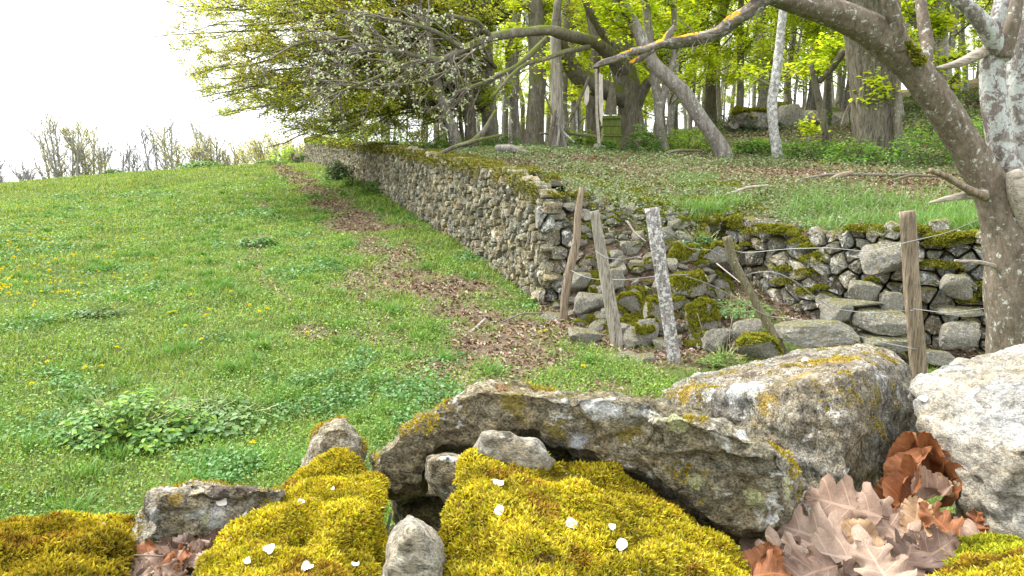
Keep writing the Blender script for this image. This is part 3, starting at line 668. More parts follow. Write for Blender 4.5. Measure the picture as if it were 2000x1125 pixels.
# random fill
def rub_label(x, y, t, ms, s):
    px, py = proj2(np.array([x, y, gz(x, y)])); w = min([(1110, 'the crooked pole'), (1160, 'the paired posts'), (1195, 'the flat board post'), (1250, 'the mossy block'), (1300, 'the lichened post'), (1350, 'the fern tuft'), (1410, 'the herb tuft'), (1470, 'the thin leaning post')], key=lambda a: abs(a[0] - px))[1]
    return ('mossy ' if ms else 'bare grey ') + ('big' if s > .105 else 'middling' if s > .075 else 'small') + ' rubble stone ' + ('at the foot of the slope' if t < .15 else 'low on the slope' if t < .4 else 'halfway up the slope' if t < .75 else 'at the top of the slope') + ' near ' + w
def proj2(p):
    q = p - EYE; c, s = math.cos(PITCH), math.sin(PITCH); f = q[1] * c - q[2] * s; u = q[1] * s + q[2] * c; return 1000 + F * q[0] / f, 562.5 - F * u / f
n_ = 0
while n_ < 250:
    x = rng.uniform(.45, 2.6); y = rng.uniform(7.0, 9.6); y0 = np.interp(x, YX, Y0); t = (y - y0) / np.interp(x, YX, YW)
    if s1(x, y) < -.05 or t < -.15 or t > 1.1: continue
    s_ = rng.uniform(.05, .13); put_rock(int(rng.integers(9)), (x, y, gz(x, y) + s_ * .25), (rng.uniform(-.5, .5), rng.uniform(-.5, .5), rng.uniform(0, 6.3)), s_ * 1.15, (ms_ := bool(rng.random() < .5)), rub_label(x, y, t, ms_, s_)); n_ += 1
for q in range(26):    # stones by the crest above the corner
    x = rng.uniform(.2, 1.5); y = rng.uniform(8.9, 11); s_ = rng.uniform(.05, .12)
    if s1(x, y) < .1: continue
    put_rock(int(rng.integers(9)), (x, y, gz(x, y) + .01), (rng.uniform(-.3, .3), rng.uniform(-.3, .3), rng.uniform(0, 6.3)), s_, rng.random() < .6, 'stone lying on the mossy terrace above the wall corner', 'stones on the terrace by the wall corner')
# moss and ferns on the rubble ground
N = 60000
x = rng.uniform(.3, 3.2, N); y = rng.uniform(7.6, 11.5, N); mn = fb2(x, y, 1.6, 3, 81); t = (y - np.interp(x, YX, Y0)) / np.interp(x, YX, YW)
keep = (s1(x, y) > .1) & (mn > .02) & (t > .2); x, y, mn = x[keep], y[keep], mn[keep]; N = len(x); L = rng.uniform(.012, .03, N)
V, Fs, C = blades(np.stack([x, y, ground(x, y) + .05 * mn], -1), tilt(N, .6), L, L * .7, rng.uniform(0, .5, N), rng.uniform(0, .8, N), pick(MOSSC, N, .2), 2)
tag(mk('ground_moss', V, Fs, M['moss2'], cols=C), kind='stuff')

# ------------------------------------------------------------------ stones on top of the wall the photographer stands behind
def hull_pts(pts):
    bm = bmesh.new(); [bm.verts.new(p) for p in pts]
    r_ = bmesh.ops.convex_hull(bm, input=bm.verts); bmesh.ops.delete(bm, geom=[g for g in r_['geom_interior'] if isinstance(g, bmesh.types.BMVert)], context='VERTS')
    return bm
def slab(outline, d, t, dr=None, fs=.78, bs=.8, back_up=0):
    """hull points of a stone whose silhouette is OUTLINE (pixels) at distance d (dr at its far end) and t thick"""
    q = np.array(outline, float); x0, x1 = q[:, 0].min(), q[:, 0].max(); c = q.mean(0); out = []
    for s_, off in ((1, 0), (fs, -t / 2), (bs, t / 2)):
        for a in q:
            dd = d if dr is None else d + (dr - d) * (a[0] - x0) / (x1 - x0)
            b_ = c + (a - c) * s_; out.append(P(b_[0], b_[1], dd + off))
    return out
def boulder(name, pieces, mat, label, cat='stone', vox=.006, rough=.012, seed=0, group=None, smooth=.0):
    bmj = bmesh.new()
    for pts in pieces:
        h_ = hull_pts(pts); me = bpy.data.meshes.new('t'); h_.to_mesh(me); h_.free(); bmj.from_mesh(me); bpy.data.meshes.remove(me)
    me = bpy.data.meshes.new('t'); bmj.to_mesh(me); bmj.free(); o = bpy.data.objects.new('t', me); col.objects.link(o)
    m = o.modifiers.new('r', 'REMESH'); m.mode = 'VOXEL'; m.voxel_size = vox
    m2 = o.modifiers.new('s', 'SMOOTH'); m2.iterations = 3; m2.factor = .6
    ev = o.evaluated_get(bpy.context.evaluated_depsgraph_get()); e = ev.to_mesh()
    V = np.empty(len(e.vertices) * 3, np.float32); e.vertices.foreach_get('co', V); V = V.reshape(-1, 3).astype(float)
    Nn = np.empty(len(e.vertices) * 3, np.float32); e.vertices.foreach_get('normal', Nn); Nn = Nn.reshape(-1, 3)
    Fq = np.empty(len(e.polygons) * 4, np.int32); e.polygons.foreach_get('vertices', Fq); Fq = Fq.reshape(-1, 4)
    ev.to_mesh_clear(); bpy.data.objects.remove(o)
    s = seed * 1.7
    big = fbm(V * 7 + s, 3, seed); med = fbm(V * np.array([22, 22, 34]) + s, 3, seed + 1); fine = fbm(V * 85 + s, 3, seed + 2)
    ridge = 1 - np.abs(fbm(V * np.array([12, 12, 26]) + s, 3, seed + 4)) * 2.2
    fol = fbm(V * np.array([9, 9, 60]) + .3 * big[:, None] + s, 3, seed + 6)
    V = V + Nn * (rough * (1.2 * big + 1.0 * med + .45 * fine + .45 * fol - .9 * np.clip(ridge - .5, 0, 1)))[:, None]
    c = V.mean(0); ob = mk(name, V - c, Fq, mat); ob.location = c; tag(ob, label, cat, group)
    return ob, V - c, Fq
PUT = {}
def bould(key, *a, **k): PUT[key] = boulder(*a, **k)
bould('long', 'capstone', [
    slab([(722, 892), (762, 868), (838, 800), (872, 850), (850, 905), (828, 962), (770, 976), (728, 958)], 1.02, .16, fs=.85),
    slab([(815, 822), (850, 795), (945, 746), (1030, 765), (1060, 845), (975, 862), (935, 885), (905, 890), (860, 885)], 1.05, .18, fs=.9),
    slab([(930, 755), (960, 750), (1060, 770), (1180, 768), (1290, 776), (1330, 800), (1380, 900), (1300, 960), (1180, 900), (1000, 850)], 1.08, .24, 1.0, fs=.82),
    slab([(1000, 820), (1300, 880), (1340, 1010), (1200, 1000), (1060, 950), (1000, 890)], 1.10, .12),
    slab([(1240, 790), (1300, 776), (1400, 825), (1500, 862), (1556, 882), (1565, 930), (1562, 1005), (1530, 1052), (1445, 1068), (1360, 1040), (1260, 960), (1200, 880)], 1.01, .24, .96, fs=.84),
    slab([(1230, 810), (1320, 795), (1420, 838), (1520, 872), (1552, 890), (1535, 912), (1440, 900), (1330, 905), (1260, 900)], .93, .12, .89, fs=.8)],
    M['gneiss_dark'], 'long arched grey brown capstone with lichen spots bridging a dark gap', vox=.0045, rough=.014, seed=1)
bould('block', 'capstone', [[P(*a) for a in [
    (1288, 764, 1.45), (1330, 742, 1.55), (1440, 713, 1.7), (1560, 684, 1.8), (1690, 670, 1.8), (1745, 688, 1.7), (1772, 712, 1.6),
    (1325, 776, 1.38), (1395, 770, 1.32), (1500, 764, 1.22), (1600, 750, 1.14), (1650, 736, 1.11), (1676, 718, 1.17), (1740, 728, 1.4), (1792, 775, 1.5),
    (1300, 840, 1.4), (1395, 900, 1.32), (1500, 1040, 1.2), (1655, 1070, 1.06), (1745, 1000, 1.22), (1800, 880, 1.45), (1795, 980, 1.5)]]],
    M['gneiss_flat'], 'big angular block with orange and white lichen on its flat top', vox=.0055, rough=.010, seed=2)
bould('pale', 'capstone', [[P(*a) for a in [
    (1785, 752, 1.25), (1800, 738, 1.32), (1880, 712, 1.42), (1960, 684, 1.55), (2050, 655, 1.6), (2350, 590, 1.7), (2500, 800, 1.3),
    (1795, 800, 1.12), (1822, 862, 1.06), (1858, 930, 1.02), (1890, 1000, .98), (1905, 1060, .95), (1990, 1100, .92), (2300, 1200, .88), (2450, 1000, .95), (1990, 880, .92), (2200, 850, .9),
    (1870, 780, 1.08), (2000, 760, 1.02), (1840, 900, 1.3), (1900, 1050, 1.25)]]],
    M['gneiss_pale'], 'large pale whitish boulder with banded surface beside the oak leaves', vox=.006, rough=.014, seed=3)
bould('peak', 'capstone', [slab([(654, 812), (676, 812), (696, 830), (712, 870), (730, 935), (745, 1000), (575, 1000), (585, 900), (600, 850), (622, 826)], 1.1, .16, fs=.7)],
    M['gneiss'], 'small peaked banded stone poking up behind the yellow moss mound', vox=.0045, rough=.012, seed=4)
bould('chip', 'capstone', [slab([(928, 850), (942, 838), (985, 843), (1050, 858), (1080, 900), (1040, 940), (930, 940), (922, 890)], .90, .09)],
    M['gneiss_pale'], 'small white topped stone wedged under the arch above the moss dome', vox=.004, rough=.007, seed=5)
bould('wedge', 'wedge_stone', [slab([(832, 893), (870, 884), (912, 890), (930, 930), (925, 1000), (897, 1004), (868, 985), (840, 940)], .93, .10)],
    M['gneiss'], 'small grey stone with blue green lichen wedged below the arch', vox=.004, rough=.007, seed=6)
bould('spike', 'capstone', [slab([(798, 1010), (822, 1018), (845, 1045), (872, 1090), (900, 1230), (700, 1230), (735, 1125), (765, 1060), (782, 1022)], .68, .12, fs=.72)],
    M['gneiss_pale'], 'pointed pale granite stone standing between the two moss mounds', vox=.0035, rough=.008, seed=7)
bould('flat', 'capstone', [slab([(280, 985), (300, 950), (335, 938), (420, 936), (520, 938), (575, 950), (560, 1000), (500, 1050), (430, 1066), (300, 1086), (262, 1060)], .92, .17, fs=.88)],
    M['gneiss'], 'flat grey stone with white petals on it between two moss mounds', vox=.0045, rough=.018, seed=8)
bould('cave', 'cavity_stone', [slab([(760, 950), (930, 940), (950, 1060), (900, 1100), (770, 1080)], 1.16, .12)],
    M['gneiss_dark'], 'shadowed brown stone deep inside the gap under the arch', vox=.006, rough=.01, seed=9)
bould('cave2', 'cavity_stone', [slab([(775, 985), (840, 960), (905, 1000), (925, 1080), (860, 1100), (790, 1060)], 1.04, .06)],
    M['gneiss_dark'], 'dark tilted slab standing in the gap under the arch', vox=.006, rough=.01, seed=19)
MG = [(.51, .42, .015), (.42, .38, .012), (.60, .52, .04), (.32, .32, .012), (.44, .31, .02), (.58, .51, .08), (.26, .17, .03)]
MG2 = [(.33, .24, .015), (.25, .21, .015), (.42, .35, .02), (.17, .13, .012), (.38, .26, .02)]
def moss_stone(key, hull, label, N, size, colors, seed, bare=.0, mat='gneiss'):
    o, V, Fq = boulder('mossy_stone', hull, M[mat], label, vox=.0055, rough=.016, seed=seed)
    f = lambda c, n: (n[:, 2] + n[:, 1] * -.55 > .02 + bare) * (fbm(c * 9 + seed, 3, seed) > -.55 + bare) * 1.0
    p, n = sample(V, Fq, N, f); lump = fbm(p * 26 + seed, 3, seed + 3); l2 = fbm(p * 9 + seed, 2, seed + 8)
    n = nrm(n + np.array([0, -.15, .45]) + rng.normal(0, .42, (N, 3)))
    p = p + n * (.007 * np.clip(lump, -.4, 1) + .003 + .006 * l2)[:, None]
    L = size * rng.uniform(.5, 1.5, N); c = pick(colors, N, .22) * np.clip(.88 + .85 * lump[:, None] + .25 * l2[:, None], .25, 1.25)
    br = (fbm(p * 14 + seed * 2, 3, seed + 11) > .30)[:, None]; c = np.where(br, c * np.array([.72, .58, .9]), c)
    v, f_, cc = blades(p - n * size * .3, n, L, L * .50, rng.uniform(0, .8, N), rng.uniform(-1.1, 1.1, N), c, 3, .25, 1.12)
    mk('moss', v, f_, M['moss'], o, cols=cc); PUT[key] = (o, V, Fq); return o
moss_stone('dome', [[P(*a) for a in [(905, 905, .86), (925, 880, .88), (1040, 868, .92), (1160, 905, .93), (1250, 950, .92), (1340, 1020, .90), (1430, 1075, .86), (1500, 1135, .82), (1560, 1250, .75),
    (900, 960, .80), (880, 1050, .72), (872, 1110, .66), (860, 1260, .58), (1040, 1000, .72), (1200, 1060, .70), (1050, 1150, .57), (1300, 1180, .60), (1450, 1300, .60), (1000, 1350, .56),
    (1400, 1200, 1.0), (1000, 1100, 1.0), (1250, 1150, 1.02)]]], 'large dome of bright yellow green moss dotted with white petals', 230000, .0042, MG, 21)
moss_stone('mound', [[P(*a) for a in [(620, 900, 1.0), (655, 886, 1.0), (700, 890, .98), (725, 905, .96), (748, 960, .88), (752, 1060, .78), (748, 1120, .72), (740, 1260, .64),
    (585, 935, .98), (535, 1005, .90), (480, 1060, .80), (400, 1100, .70), (340, 1200, .62), (400, 1300, .56), (600, 1020, .80), (620, 1100, .66), (600, 1250, .56), (650, 1000, 1.05), (500, 1150, .95), (720, 1100, .95)]]],
    'sloping mound of yellow green moss in front of the peaked stone', 180000, .0042, MG, 22)
moss_stone('low', [[P(*a) for a in [(-160, 1050, .85), (0, 1036, .84), (110, 1022, .82), (200, 1030, .80), (250, 1055, .76), (262, 1090, .72), (200, 1150, .62), (60, 1160, .58), (-200, 1200, .55), (-150, 1300, .55), (200, 1300, .6), (100, 1200, 1.0)]]],
    'low brownish green moss cushion with a thin twig lying over it', 95000, .0042, MG2, 23)
moss_stone('low2', [[P(*a) for a in [(-120, 1040, 1.0), (60, 1030, .99), (190, 1020, .98), (270, 1014, .98), (300, 1035, .94), (250, 1080, .9), (-100, 1100, .9), (100, 1150, 1.1)]]],
    'far strip of yellow moss behind the low brownish cushion', 34000, .0044, MG, 24)
moss_stone('corner', [[P(*a) for a in [(1790, 1130, .62), (1840, 1105, .66), (1900, 1098, .68), (2000, 1098, .67), (2150, 1110, .62), (2150, 1250, .55), (1800, 1250, .55), (1950, 1200, .8)]]],
    'bright yellow moss cushion at the bottom corner below the pale boulder', 48000, .0042, MG, 25)
moss_stone('corner2', [[P(*a) for a in [(1842, 1078, .80), (1875, 1058, .83), (1930, 1050, .85), (1985, 1062, .85), (2060, 1080, .82), (2050, 1130, .74), (1850, 1120, .74), (1950, 1180, .9)]]],
    'small olive green moss tuft between oak leaves and pale boulder', 34000, .0042, [(.26, .30, .02), (.36, .36, .02), (.18, .2, .015), (.42, .40, .03)], 26)
for key, N, sz, bare in (('long', 6000, .004, .28), ('block', 4500, .004, .33), ('flat', 2500, .004, .28), ('peak', 2200, .004, .25)):
    o, V, Fq = PUT[key]
    sd_ = {'long': 5, 'block': 9, 'flat': 3, 'peak': 4, 'spike': 2}[key]
    f = lambda c, n: (n[:, 2] > .25) * (fbm(c * 13 + sd_, 3, sd_) > bare) * 1.0
    p, n = sample(V, Fq, N, f)
    if len(p):
        n = nrm(n + [0, -.1, .5] + rng.normal(0, .25, p.shape)); L = sz * rng.uniform(.5, 1.3, len(p))
        v, f_, cc = blades(p, n, L, L * .35, rng.uniform(0, .8, len(p)), rng.uniform(0, 1, len(p)), pick(MG2, len(p), .2), 2); mk('moss_tuft', v, f_, M['moss'], o, cols=cc)
# body of that wall: stones under the caps
parts = []
for q in range(340):
    ly = rng.integers(0, 7); z = .08 + ly * .17; x = rng.uniform(-5.5, 5.5); y = rng.uniform(.62, 1.42)
    if abs(x) < 1.2 and z > .95: z -= .12
    V0, F0 = rockmesh(40 + int(rng.integers(9)), (1, .75, .5), 12, .05); s_ = rng.uniform(.13, .2); a = rng.uniform(-.5, .5); ca, sa = math.cos(a), math.sin(a)
    V0 = V0[:, :] * s_ @ np.array([[ca, sa, 0], [-sa, ca, 0], [0, 0, 1]]); parts.append((V0 + [x, y, z], [F0], np.full((len(V0), 3), rng.uniform(.7, 1.2))))
for sx in (-1, 1):       # cap stones further along, outside the picture
    for q in range(14):
        x = sx * (1.55 + q * .3); V0, F0 = rockmesh(40 + q % 9, (1, .8, .5), 12, .05); parts.append((V0 * .24 + [x, rng.uniform(.85, 1.25), 1.2 - (.03 if sx < 0 else 0)], [F0], np.full((len(V0), 3), rng.uniform(.7, 1.2))))
V, Fs, C = merge(parts); bw = empty('boundary_wall', (0, 0, 0), 'low dry stone wall carrying the mossy capstones and oak leaves', 'stone wall')
mk('masonry', V, Fs, M['stone_wall'], bw, cols=C, smooth=False)

# ------------------------------------------------------------------ dry oak leaves, petals, twigs on the wall top
def oak_leaf(seed, L=.105, curl=.25, lobes=4.5, wide=.30, fold=.1, depth=.42):
    r_ = np.random.default_rng(seed); nt_, ns = 46, 9; t = np.linspace(0, 1, nt_)
    env = np.sin(np.pi * np.clip(t, 0, 1) ** .75) ** .6 * (1 - .12 * t); lob = 1 - depth * (.5 - .5 * np.cos(2 * np.pi * (t * lobes + .1))) ** 1.8 * (t > .08)
    half = L * wide * env * lob + .0012; half[:4] = .0016; V = []
    bx = r_.uniform(-1, 1, 4)
    for i_, tt in enumerate(t):
        for s_ in np.linspace(-1, 1, ns):
            lb = half[i_] * (1 + .10 * math.sin(7 * tt + s_ * 2 + bx[0] * 5)); x = s_ * lb; y = (tt - .45) * L + abs(s_) ** 1.3 * lb * .24 + .0016 * math.sin(tt * 60 + bx[2] * 3) * abs(s_) ** 3
            z = fold * abs(x) + curl * (x * x * 9 * (bx[1] * .8 + .5) + (tt - .5) ** 2 * L * .9 * bx[2]) + .004 * math.sin(s_ * 4 + tt * 11 + bx[3] * 4) * abs(s_) + .0022 * math.cos(tt * lobes * 6.28 + 1) * abs(s_)
            V.append((x, y, z))
    V = np.array(V); i, j = np.meshgrid(np.arange(nt_ - 1), np.arange(ns - 1), indexing='ij')
    Q_ = np.stack([i * ns + j, i * ns + j + 1, (i + 1) * ns + j + 1, (i + 1) * ns + j], -1).reshape(-1, 4)
    uv = np.stack(np.broadcast_arrays(np.linspace(0, 1, ns)[None, :], t[:, None]), -1).reshape(-1, 2); return V, Q_, uv
def leafdead(name, c1, c2):
    b = NB(name); uvn = b.n('ShaderNodeTexCoord'); sp = b.n('ShaderNodeSeparateXYZ'); b.l(uvn.outputs['UV'], sp.inputs[0])
    ax = b.math('ABSOLUTE', b.math('SUBTRACT', sp.outputs[0], .5)); mid = b.math('LESS_THAN', ax, .03)
    vv = b.math('ABSOLUTE', b.math('SINE', b.math('MULTIPLY', b.math('SUBTRACT', sp.outputs[1], b.math('MULTIPLY', ax, .22)), 14.1))); vein = b.math('LESS_THAN', vv, .10)
    n = b.noise(b.coord(), 45, 6, .75); n2 = b.noise(b.coord(), 420, 3, .6)
    c = b.mix(b.ramp(n, [(.3, 0), (.7, 1)]), c1, c2); c = b.mix(.35, c, b.ramp(n2, [(.35, .6), (.6, 1.2)]), 'MULTIPLY')
    c = b.mix(b.math('MULTIPLY', b.math('MAXIMUM', mid, vein), .6), c, tuple(min(1, x * 1.35) for x in c2))
    h = b.math('ADD', b.math('MULTIPLY', b.math('MAXIMUM', mid, vein), .6), b.math('MULTIPLY', n, .8)); nm = b.bump(h, .5, .002)
    d = b.n('ShaderNodeBsdfPrincipled'); b.l(c, d.inputs['Base Color']); d.inputs['Roughness'].default_value = .6; d.inputs['Specular IOR Level'].default_value = .3; b.l(nm, d.inputs['Normal'])
    t = b.n('ShaderNodeBsdfTranslucent'); b.l(c, t.inputs[0]); m = b.n('ShaderNodeMixShader'); m.inputs[0].default_value = .15
    b.l(d.outputs[0], m.inputs[1]); b.l(t.outputs[0], m.inputs[2]); b.l(m.outputs[0], b.out.inputs[0]); return b.m
LM = {'tan': leafdead('pinkish tan leaf', (.205, .125, .085), (.345, .24, .175)), 'pale': leafdead('pale leaf', (.27, .18, .125), (.42, .31, .235)), 'rust': leafdead('rusty leaf', (.16, .055, .02), (.30, .12, .045)),
      'gold': leafdead('golden brown leaf', (.27, .155, .075), (.43, .28, .16)), 'dark': leafdead('dark leaf', (.06, .035, .022), (.18, .115, .085))}
LEAFSH = {}
def put_leaf(px, py, d, L, rot, kind, label, seed, curl=.3, name='oak_leaf', lobes=4.5, wide=.32, depth=.42, fold=.1, tiltx=.9, group='dry leaves caught between the capstones'):
    V, Q_, uv = oak_leaf(seed, L * (.74 if seed < 17 else .72 if seed < 60 or seed > 99 else .9), curl, lobes, wide, fold, depth); o = mk(name, V, Q_, LM[kind], uv=uv); o.location = P(px, py, d)
    c_ = np.array(o.location); an, fx, fy = rot           # an: tip direction in the picture, fx/fy: how the leaf turns away
    y_ = P(px + 50 * math.cos(R(an)), py - 50 * math.sin(R(an)), d) - c_; tc = EYE - c_; n_ = nrm(nrm(tc) * .8 + np.array([fx, 0, .45 + fy])); y_ = nrm(y_ - n_ * (y_ @ n_)); x_ = np.cross(y_, n_)
    from mathutils import Matrix
    o.rotation_euler = Matrix(np.stack([x_, y_, n_], 1).tolist()).to_euler(); tag(o, label, 'leaf', group); return o
LV = [
 (1660, 992, .925, .135, (150, -.1, .0), 'tan', 'broad pinkish tan oak leaf with deep lobes propped against the block', 1, .12),
 (1735, 1030, .90, .115, (105, .2, .1), 'tan', 'oak leaf lying over the stalk end of the broad tan leaf', 2, .2),
 (1598, 1050, .87, .130, (140, -.1, .3), 'pale', 'pale pink oak leaf spread flat at the base of the long capstone', 3, .15),
 (1655, 1090, .81, .125, (150, .1, .4), 'pale', 'whitish oak leaf in the lowest row with a long dark stalk', 4, .2),
 (1525, 1088, .82, .095, (165, -.3, .3), 'pale', 'small pale oak leaf by the edge of the yellow moss dome', 5, .4),
 (1557, 1040, .93, .09, (60, .6, -.2), 'gold', 'golden brown leaf tucked under the end of the long capstone', 6, .3),
 (1690, 1060, .83, .080, (110, .4, .0), 'gold', 'curled golden leaf standing on the pale oak leaves', 7, .35),
 (1790, 1018, .90, .080, (80, .1, .1), 'gold', 'wrinkled light brown leaf beneath the rusty curled leaves', 8, .25),
 (1838, 1025, .89, .080, (100, .5, .1), 'rust', 'orange brown folded leaf beneath the rusty curled leaves', 9, .6),
 (1880, 1045, .89, .075, (140, .4, .5), 'tan', 'dull mauve leaf at the foot of the pale boulder', 10, .6),
 (1903, 1030, .93, .05, (85, -.5, -.3), 'rust', 'tiny upright rusty leaf at the foot of the pale boulder', 11, .6),
 (1770, 1095, .78, .09, (60, .5, .4), 'dark', 'dark crumpled leaf beside the olive moss tuft', 12, 1.1),
 (1815, 1085, .80, .085, (20, -.5, .4), 'dark', 'dark mauve crumpled leaf near the white petal', 13, 1.1),
 (1725, 1120, .74, .095, (95, .2, .5), 'pale', 'crinkled whitish leaf at the lower edge of the leaf heap', 14, .7),
 (1590, 1118, .77, .09, (200, -.3, .6), 'dark', 'shadowed brown leaf under the pale oak leaves', 15, .7),
 (1505, 1120, .76, .07, (10, .4, .4), 'rust', 'rolled rusty leaf at the rim of the moss dome', 16, 1.1),
]
for a in LV: put_leaf(a[0], a[1], a[2], a[3], a[4], a[5], a[6], a[7], a[8], wide=.44 if a[5] != 'gold' else .36, depth=.40, lobes=4 if a[5] != 'gold' else 0)
for q, (px, py, dd, ro, L, kd) in enumerate([(1768, 945, 1.02, (88, -1.1, -.5), .105, 'rust'), (1790, 915, 1.05, (100, -.6, -.5), .105, 'rust'), (1812, 905, 1.06, (92, -.1, -.6), .10, 'rust'), (1838, 918, 1.05, (72, .8, -.5), .10, 'rust'), (1852, 945, 1.02, (65, 1.3, -.4), .10, 'rust'), (1755, 975, 1.0, (104, -1.4, -.2), .09, 'rust'),
    (1805, 945, 1.01, (55, .3, .4), .055, 'gold'), (1830, 960, .99, (140, .6, .4), .05, 'gold'), (1815, 972, .98, (20, -.2, .6), .06, 'tan'), (1782, 960, .99, (96, -.9, .1), .085, 'rust')]):
    put_leaf(px, py, dd, L, ro, kd, ['narrow', 'tall narrow', 'broad upright', 'backward bent', 'outermost cupped', 'thin edge on', 'small golden', 'small crumpled', 'pale lower', 'slim twisted'][q] + ' leaf in the rust brown bunch wedged by the pale boulder', 60 + q, 2.2, 'beech_leaf', 0, .27 if kd == 'rust' else .4, .05, .9)
rr_ = np.random.default_rng(3)
ADJ = ['crumpled', 'torn', 'curled', 'flat', 'folded', 'ragged']; KN = {'dark': 'dark brown', 'tan': 'tan', 'pale': 'whitish', 'rust': 'rusty'}
for q in range(115):
    px = rr_.uniform(1485, 1900); py = rr_.uniform(1030, 1130); dd = np.interp(py, [1030, 1130], [.945, .765]) + .012; kd = ['dark', 'tan', 'pale', 'rust', 'dark'][q % 5]
    put_leaf(px, py + 4, dd, rr_.uniform(.05, .085), (rr_.uniform(0, 360), rr_.uniform(-.7, .7), rr_.uniform(-.1, .8)), kd, ADJ[q % 6] + ' ' + KN[kd] + ' leaf scrap low in the leaf heap between the capstones', 100 + q, .9, 'dry_leaf', [4, 0, 3.5][q % 3], .4, .34)
for q in range(40):
    px = rr_.uniform(175, 430); py = 1122 - (px - 180) / 240 * 40 + rr_.uniform(-10, 28); dd = np.interp(py, [1060, 1130], [.83, .70]); kd = ['dark', 'pale', 'tan', 'dark', 'rust'][q % 5]
    put_leaf(px, py, dd, rr_.uniform(.04, .075), (rr_.uniform(0, 360), rr_.uniform(-.8, .8), rr_.uniform(0, .9)), kd, ADJ[q % 6] + ' ' + KN[kd] + ' leaf in the drift below the flat grey stone', 200 + q, 1.1, 'dry_leaf', [4, 0, 3.5][q % 3], .38, .34, group='dry leaves below the flat stone')
put_leaf(766, 1058, .86, .055, (100, -.6, -.2), 'tan', 'single folded leaf standing in the gap beside the pointed stone', 300, 1.0)
put_leaf(975, 760, 1.02, .03, (20, .1, .4), 'gold', 'small yellowed leaf scrap on the crest of the arch', 301, .6)
dg = bpy.context.evaluated_depsgraph_get()
from mathutils.bvhtree import BVHTree
bv = []
for k_, (o, V, Fq) in PUT.items(): bv.append(BVHTree.FromPolygons((V + np.array(o.location)).tolist(), Fq.tolist()))
def hit(px, py):
    d_ = Vector(P(px, py, 1) - EYE).normalized(); best = None
    for t_ in bv:
        h_ = t_.ray_cast(Vector(EYE), d_, 4)
        if h_[0] is not None and (best is None or h_[3] < best[3]): best = h_
    return best
OLV = ((.17, .14, .02), (.30, .24, .05)); WHT = ((.50, .51, .50), (.72, .73, .70)); ORG = ((.30, .19, .03), (.52, .36, .07)); YLW = ((.40, .42, .18), (.62, .64, .36)); GRY = ((.40, .41, .44), (.60, .61, .63)); DRK = ((.06, .045, .035), (.14, .11, .09))
def spots(key, mname, tones, kw, lst):
    o = PUT[key][0]; S_ = []
    for px, py, r_, (ca, cb) in lst:
        h_ = hit(px, py)
        if h_: S_.append((tuple(h_[0] - o.location), r_, ca, cb))
    o.data.materials[0] = stone_mat(mname, tones, spots=S_, **kw)
spots('long', 'arch stone', [(.12, .10, .06), (.27, .235, .16), (.42, .39, .31)], dict(sc=1.4, white=.60, orange=.69, yellow=.72, moss=.92, stretch=(1, 1, 1.3), bump=1, bdist=.006),
    [(1480, 980, .020, YLW), (1536, 940, .013, YLW), (1540, 965, .010, YLW), (1355, 940, .012, YLW), (1315, 815, .022, YLW), (1180, 792, .022, WHT), (1150, 785, .018, WHT), (1130, 860, .017, GRY), (1205, 800, .016, WHT), (1090, 840, .02, OLV), (1000, 785, .02, OLV), (1230, 850, .02, OLV), (1450, 850, .02, WHT), (1400, 815, .018, WHT)])
spots('block', 'block stone', [(.15, .125, .095), (.30, .27, .22), (.44, .415, .38)], dict(sc=1.5, white=.61, orange=.70, yellow=.74, moss=.97, bump=1, bdist=.005),
    [(1645, 702, .050, ORG), (1600, 706, .035, ORG), (1560, 735, .025, ORG), (1440, 762, .030, WHT), (1475, 768, .032, WHT), (1385, 770, .02, WHT), (1340, 765, .03, ORG), (1500, 782, .025, ORG), (1757, 775, .022, GRY), (1762, 800, .020, GRY), (1746, 845, .018, GRY), (1715, 775, .03, OLV), (1735, 900, .05, DRK), (1540, 700, .05, DRK), (1460, 735, .04, DRK)])
spots('flat', 'flat stone', [(.19, .165, .12), (.36, .325, .255), (.52, .49, .42)], dict(sc=1.5, white=.60, stretch=(1, 1, 1.5), bump=1, bdist=.005),
    [(335, 955, .018, WHT), (300, 1010, .012, WHT), (430, 955, .022, DRK), (480, 950, .025, DRK), (345, 975, .009, ORG), (400, 1010, .012, YLW), (430, 1025, .02, WHT)])
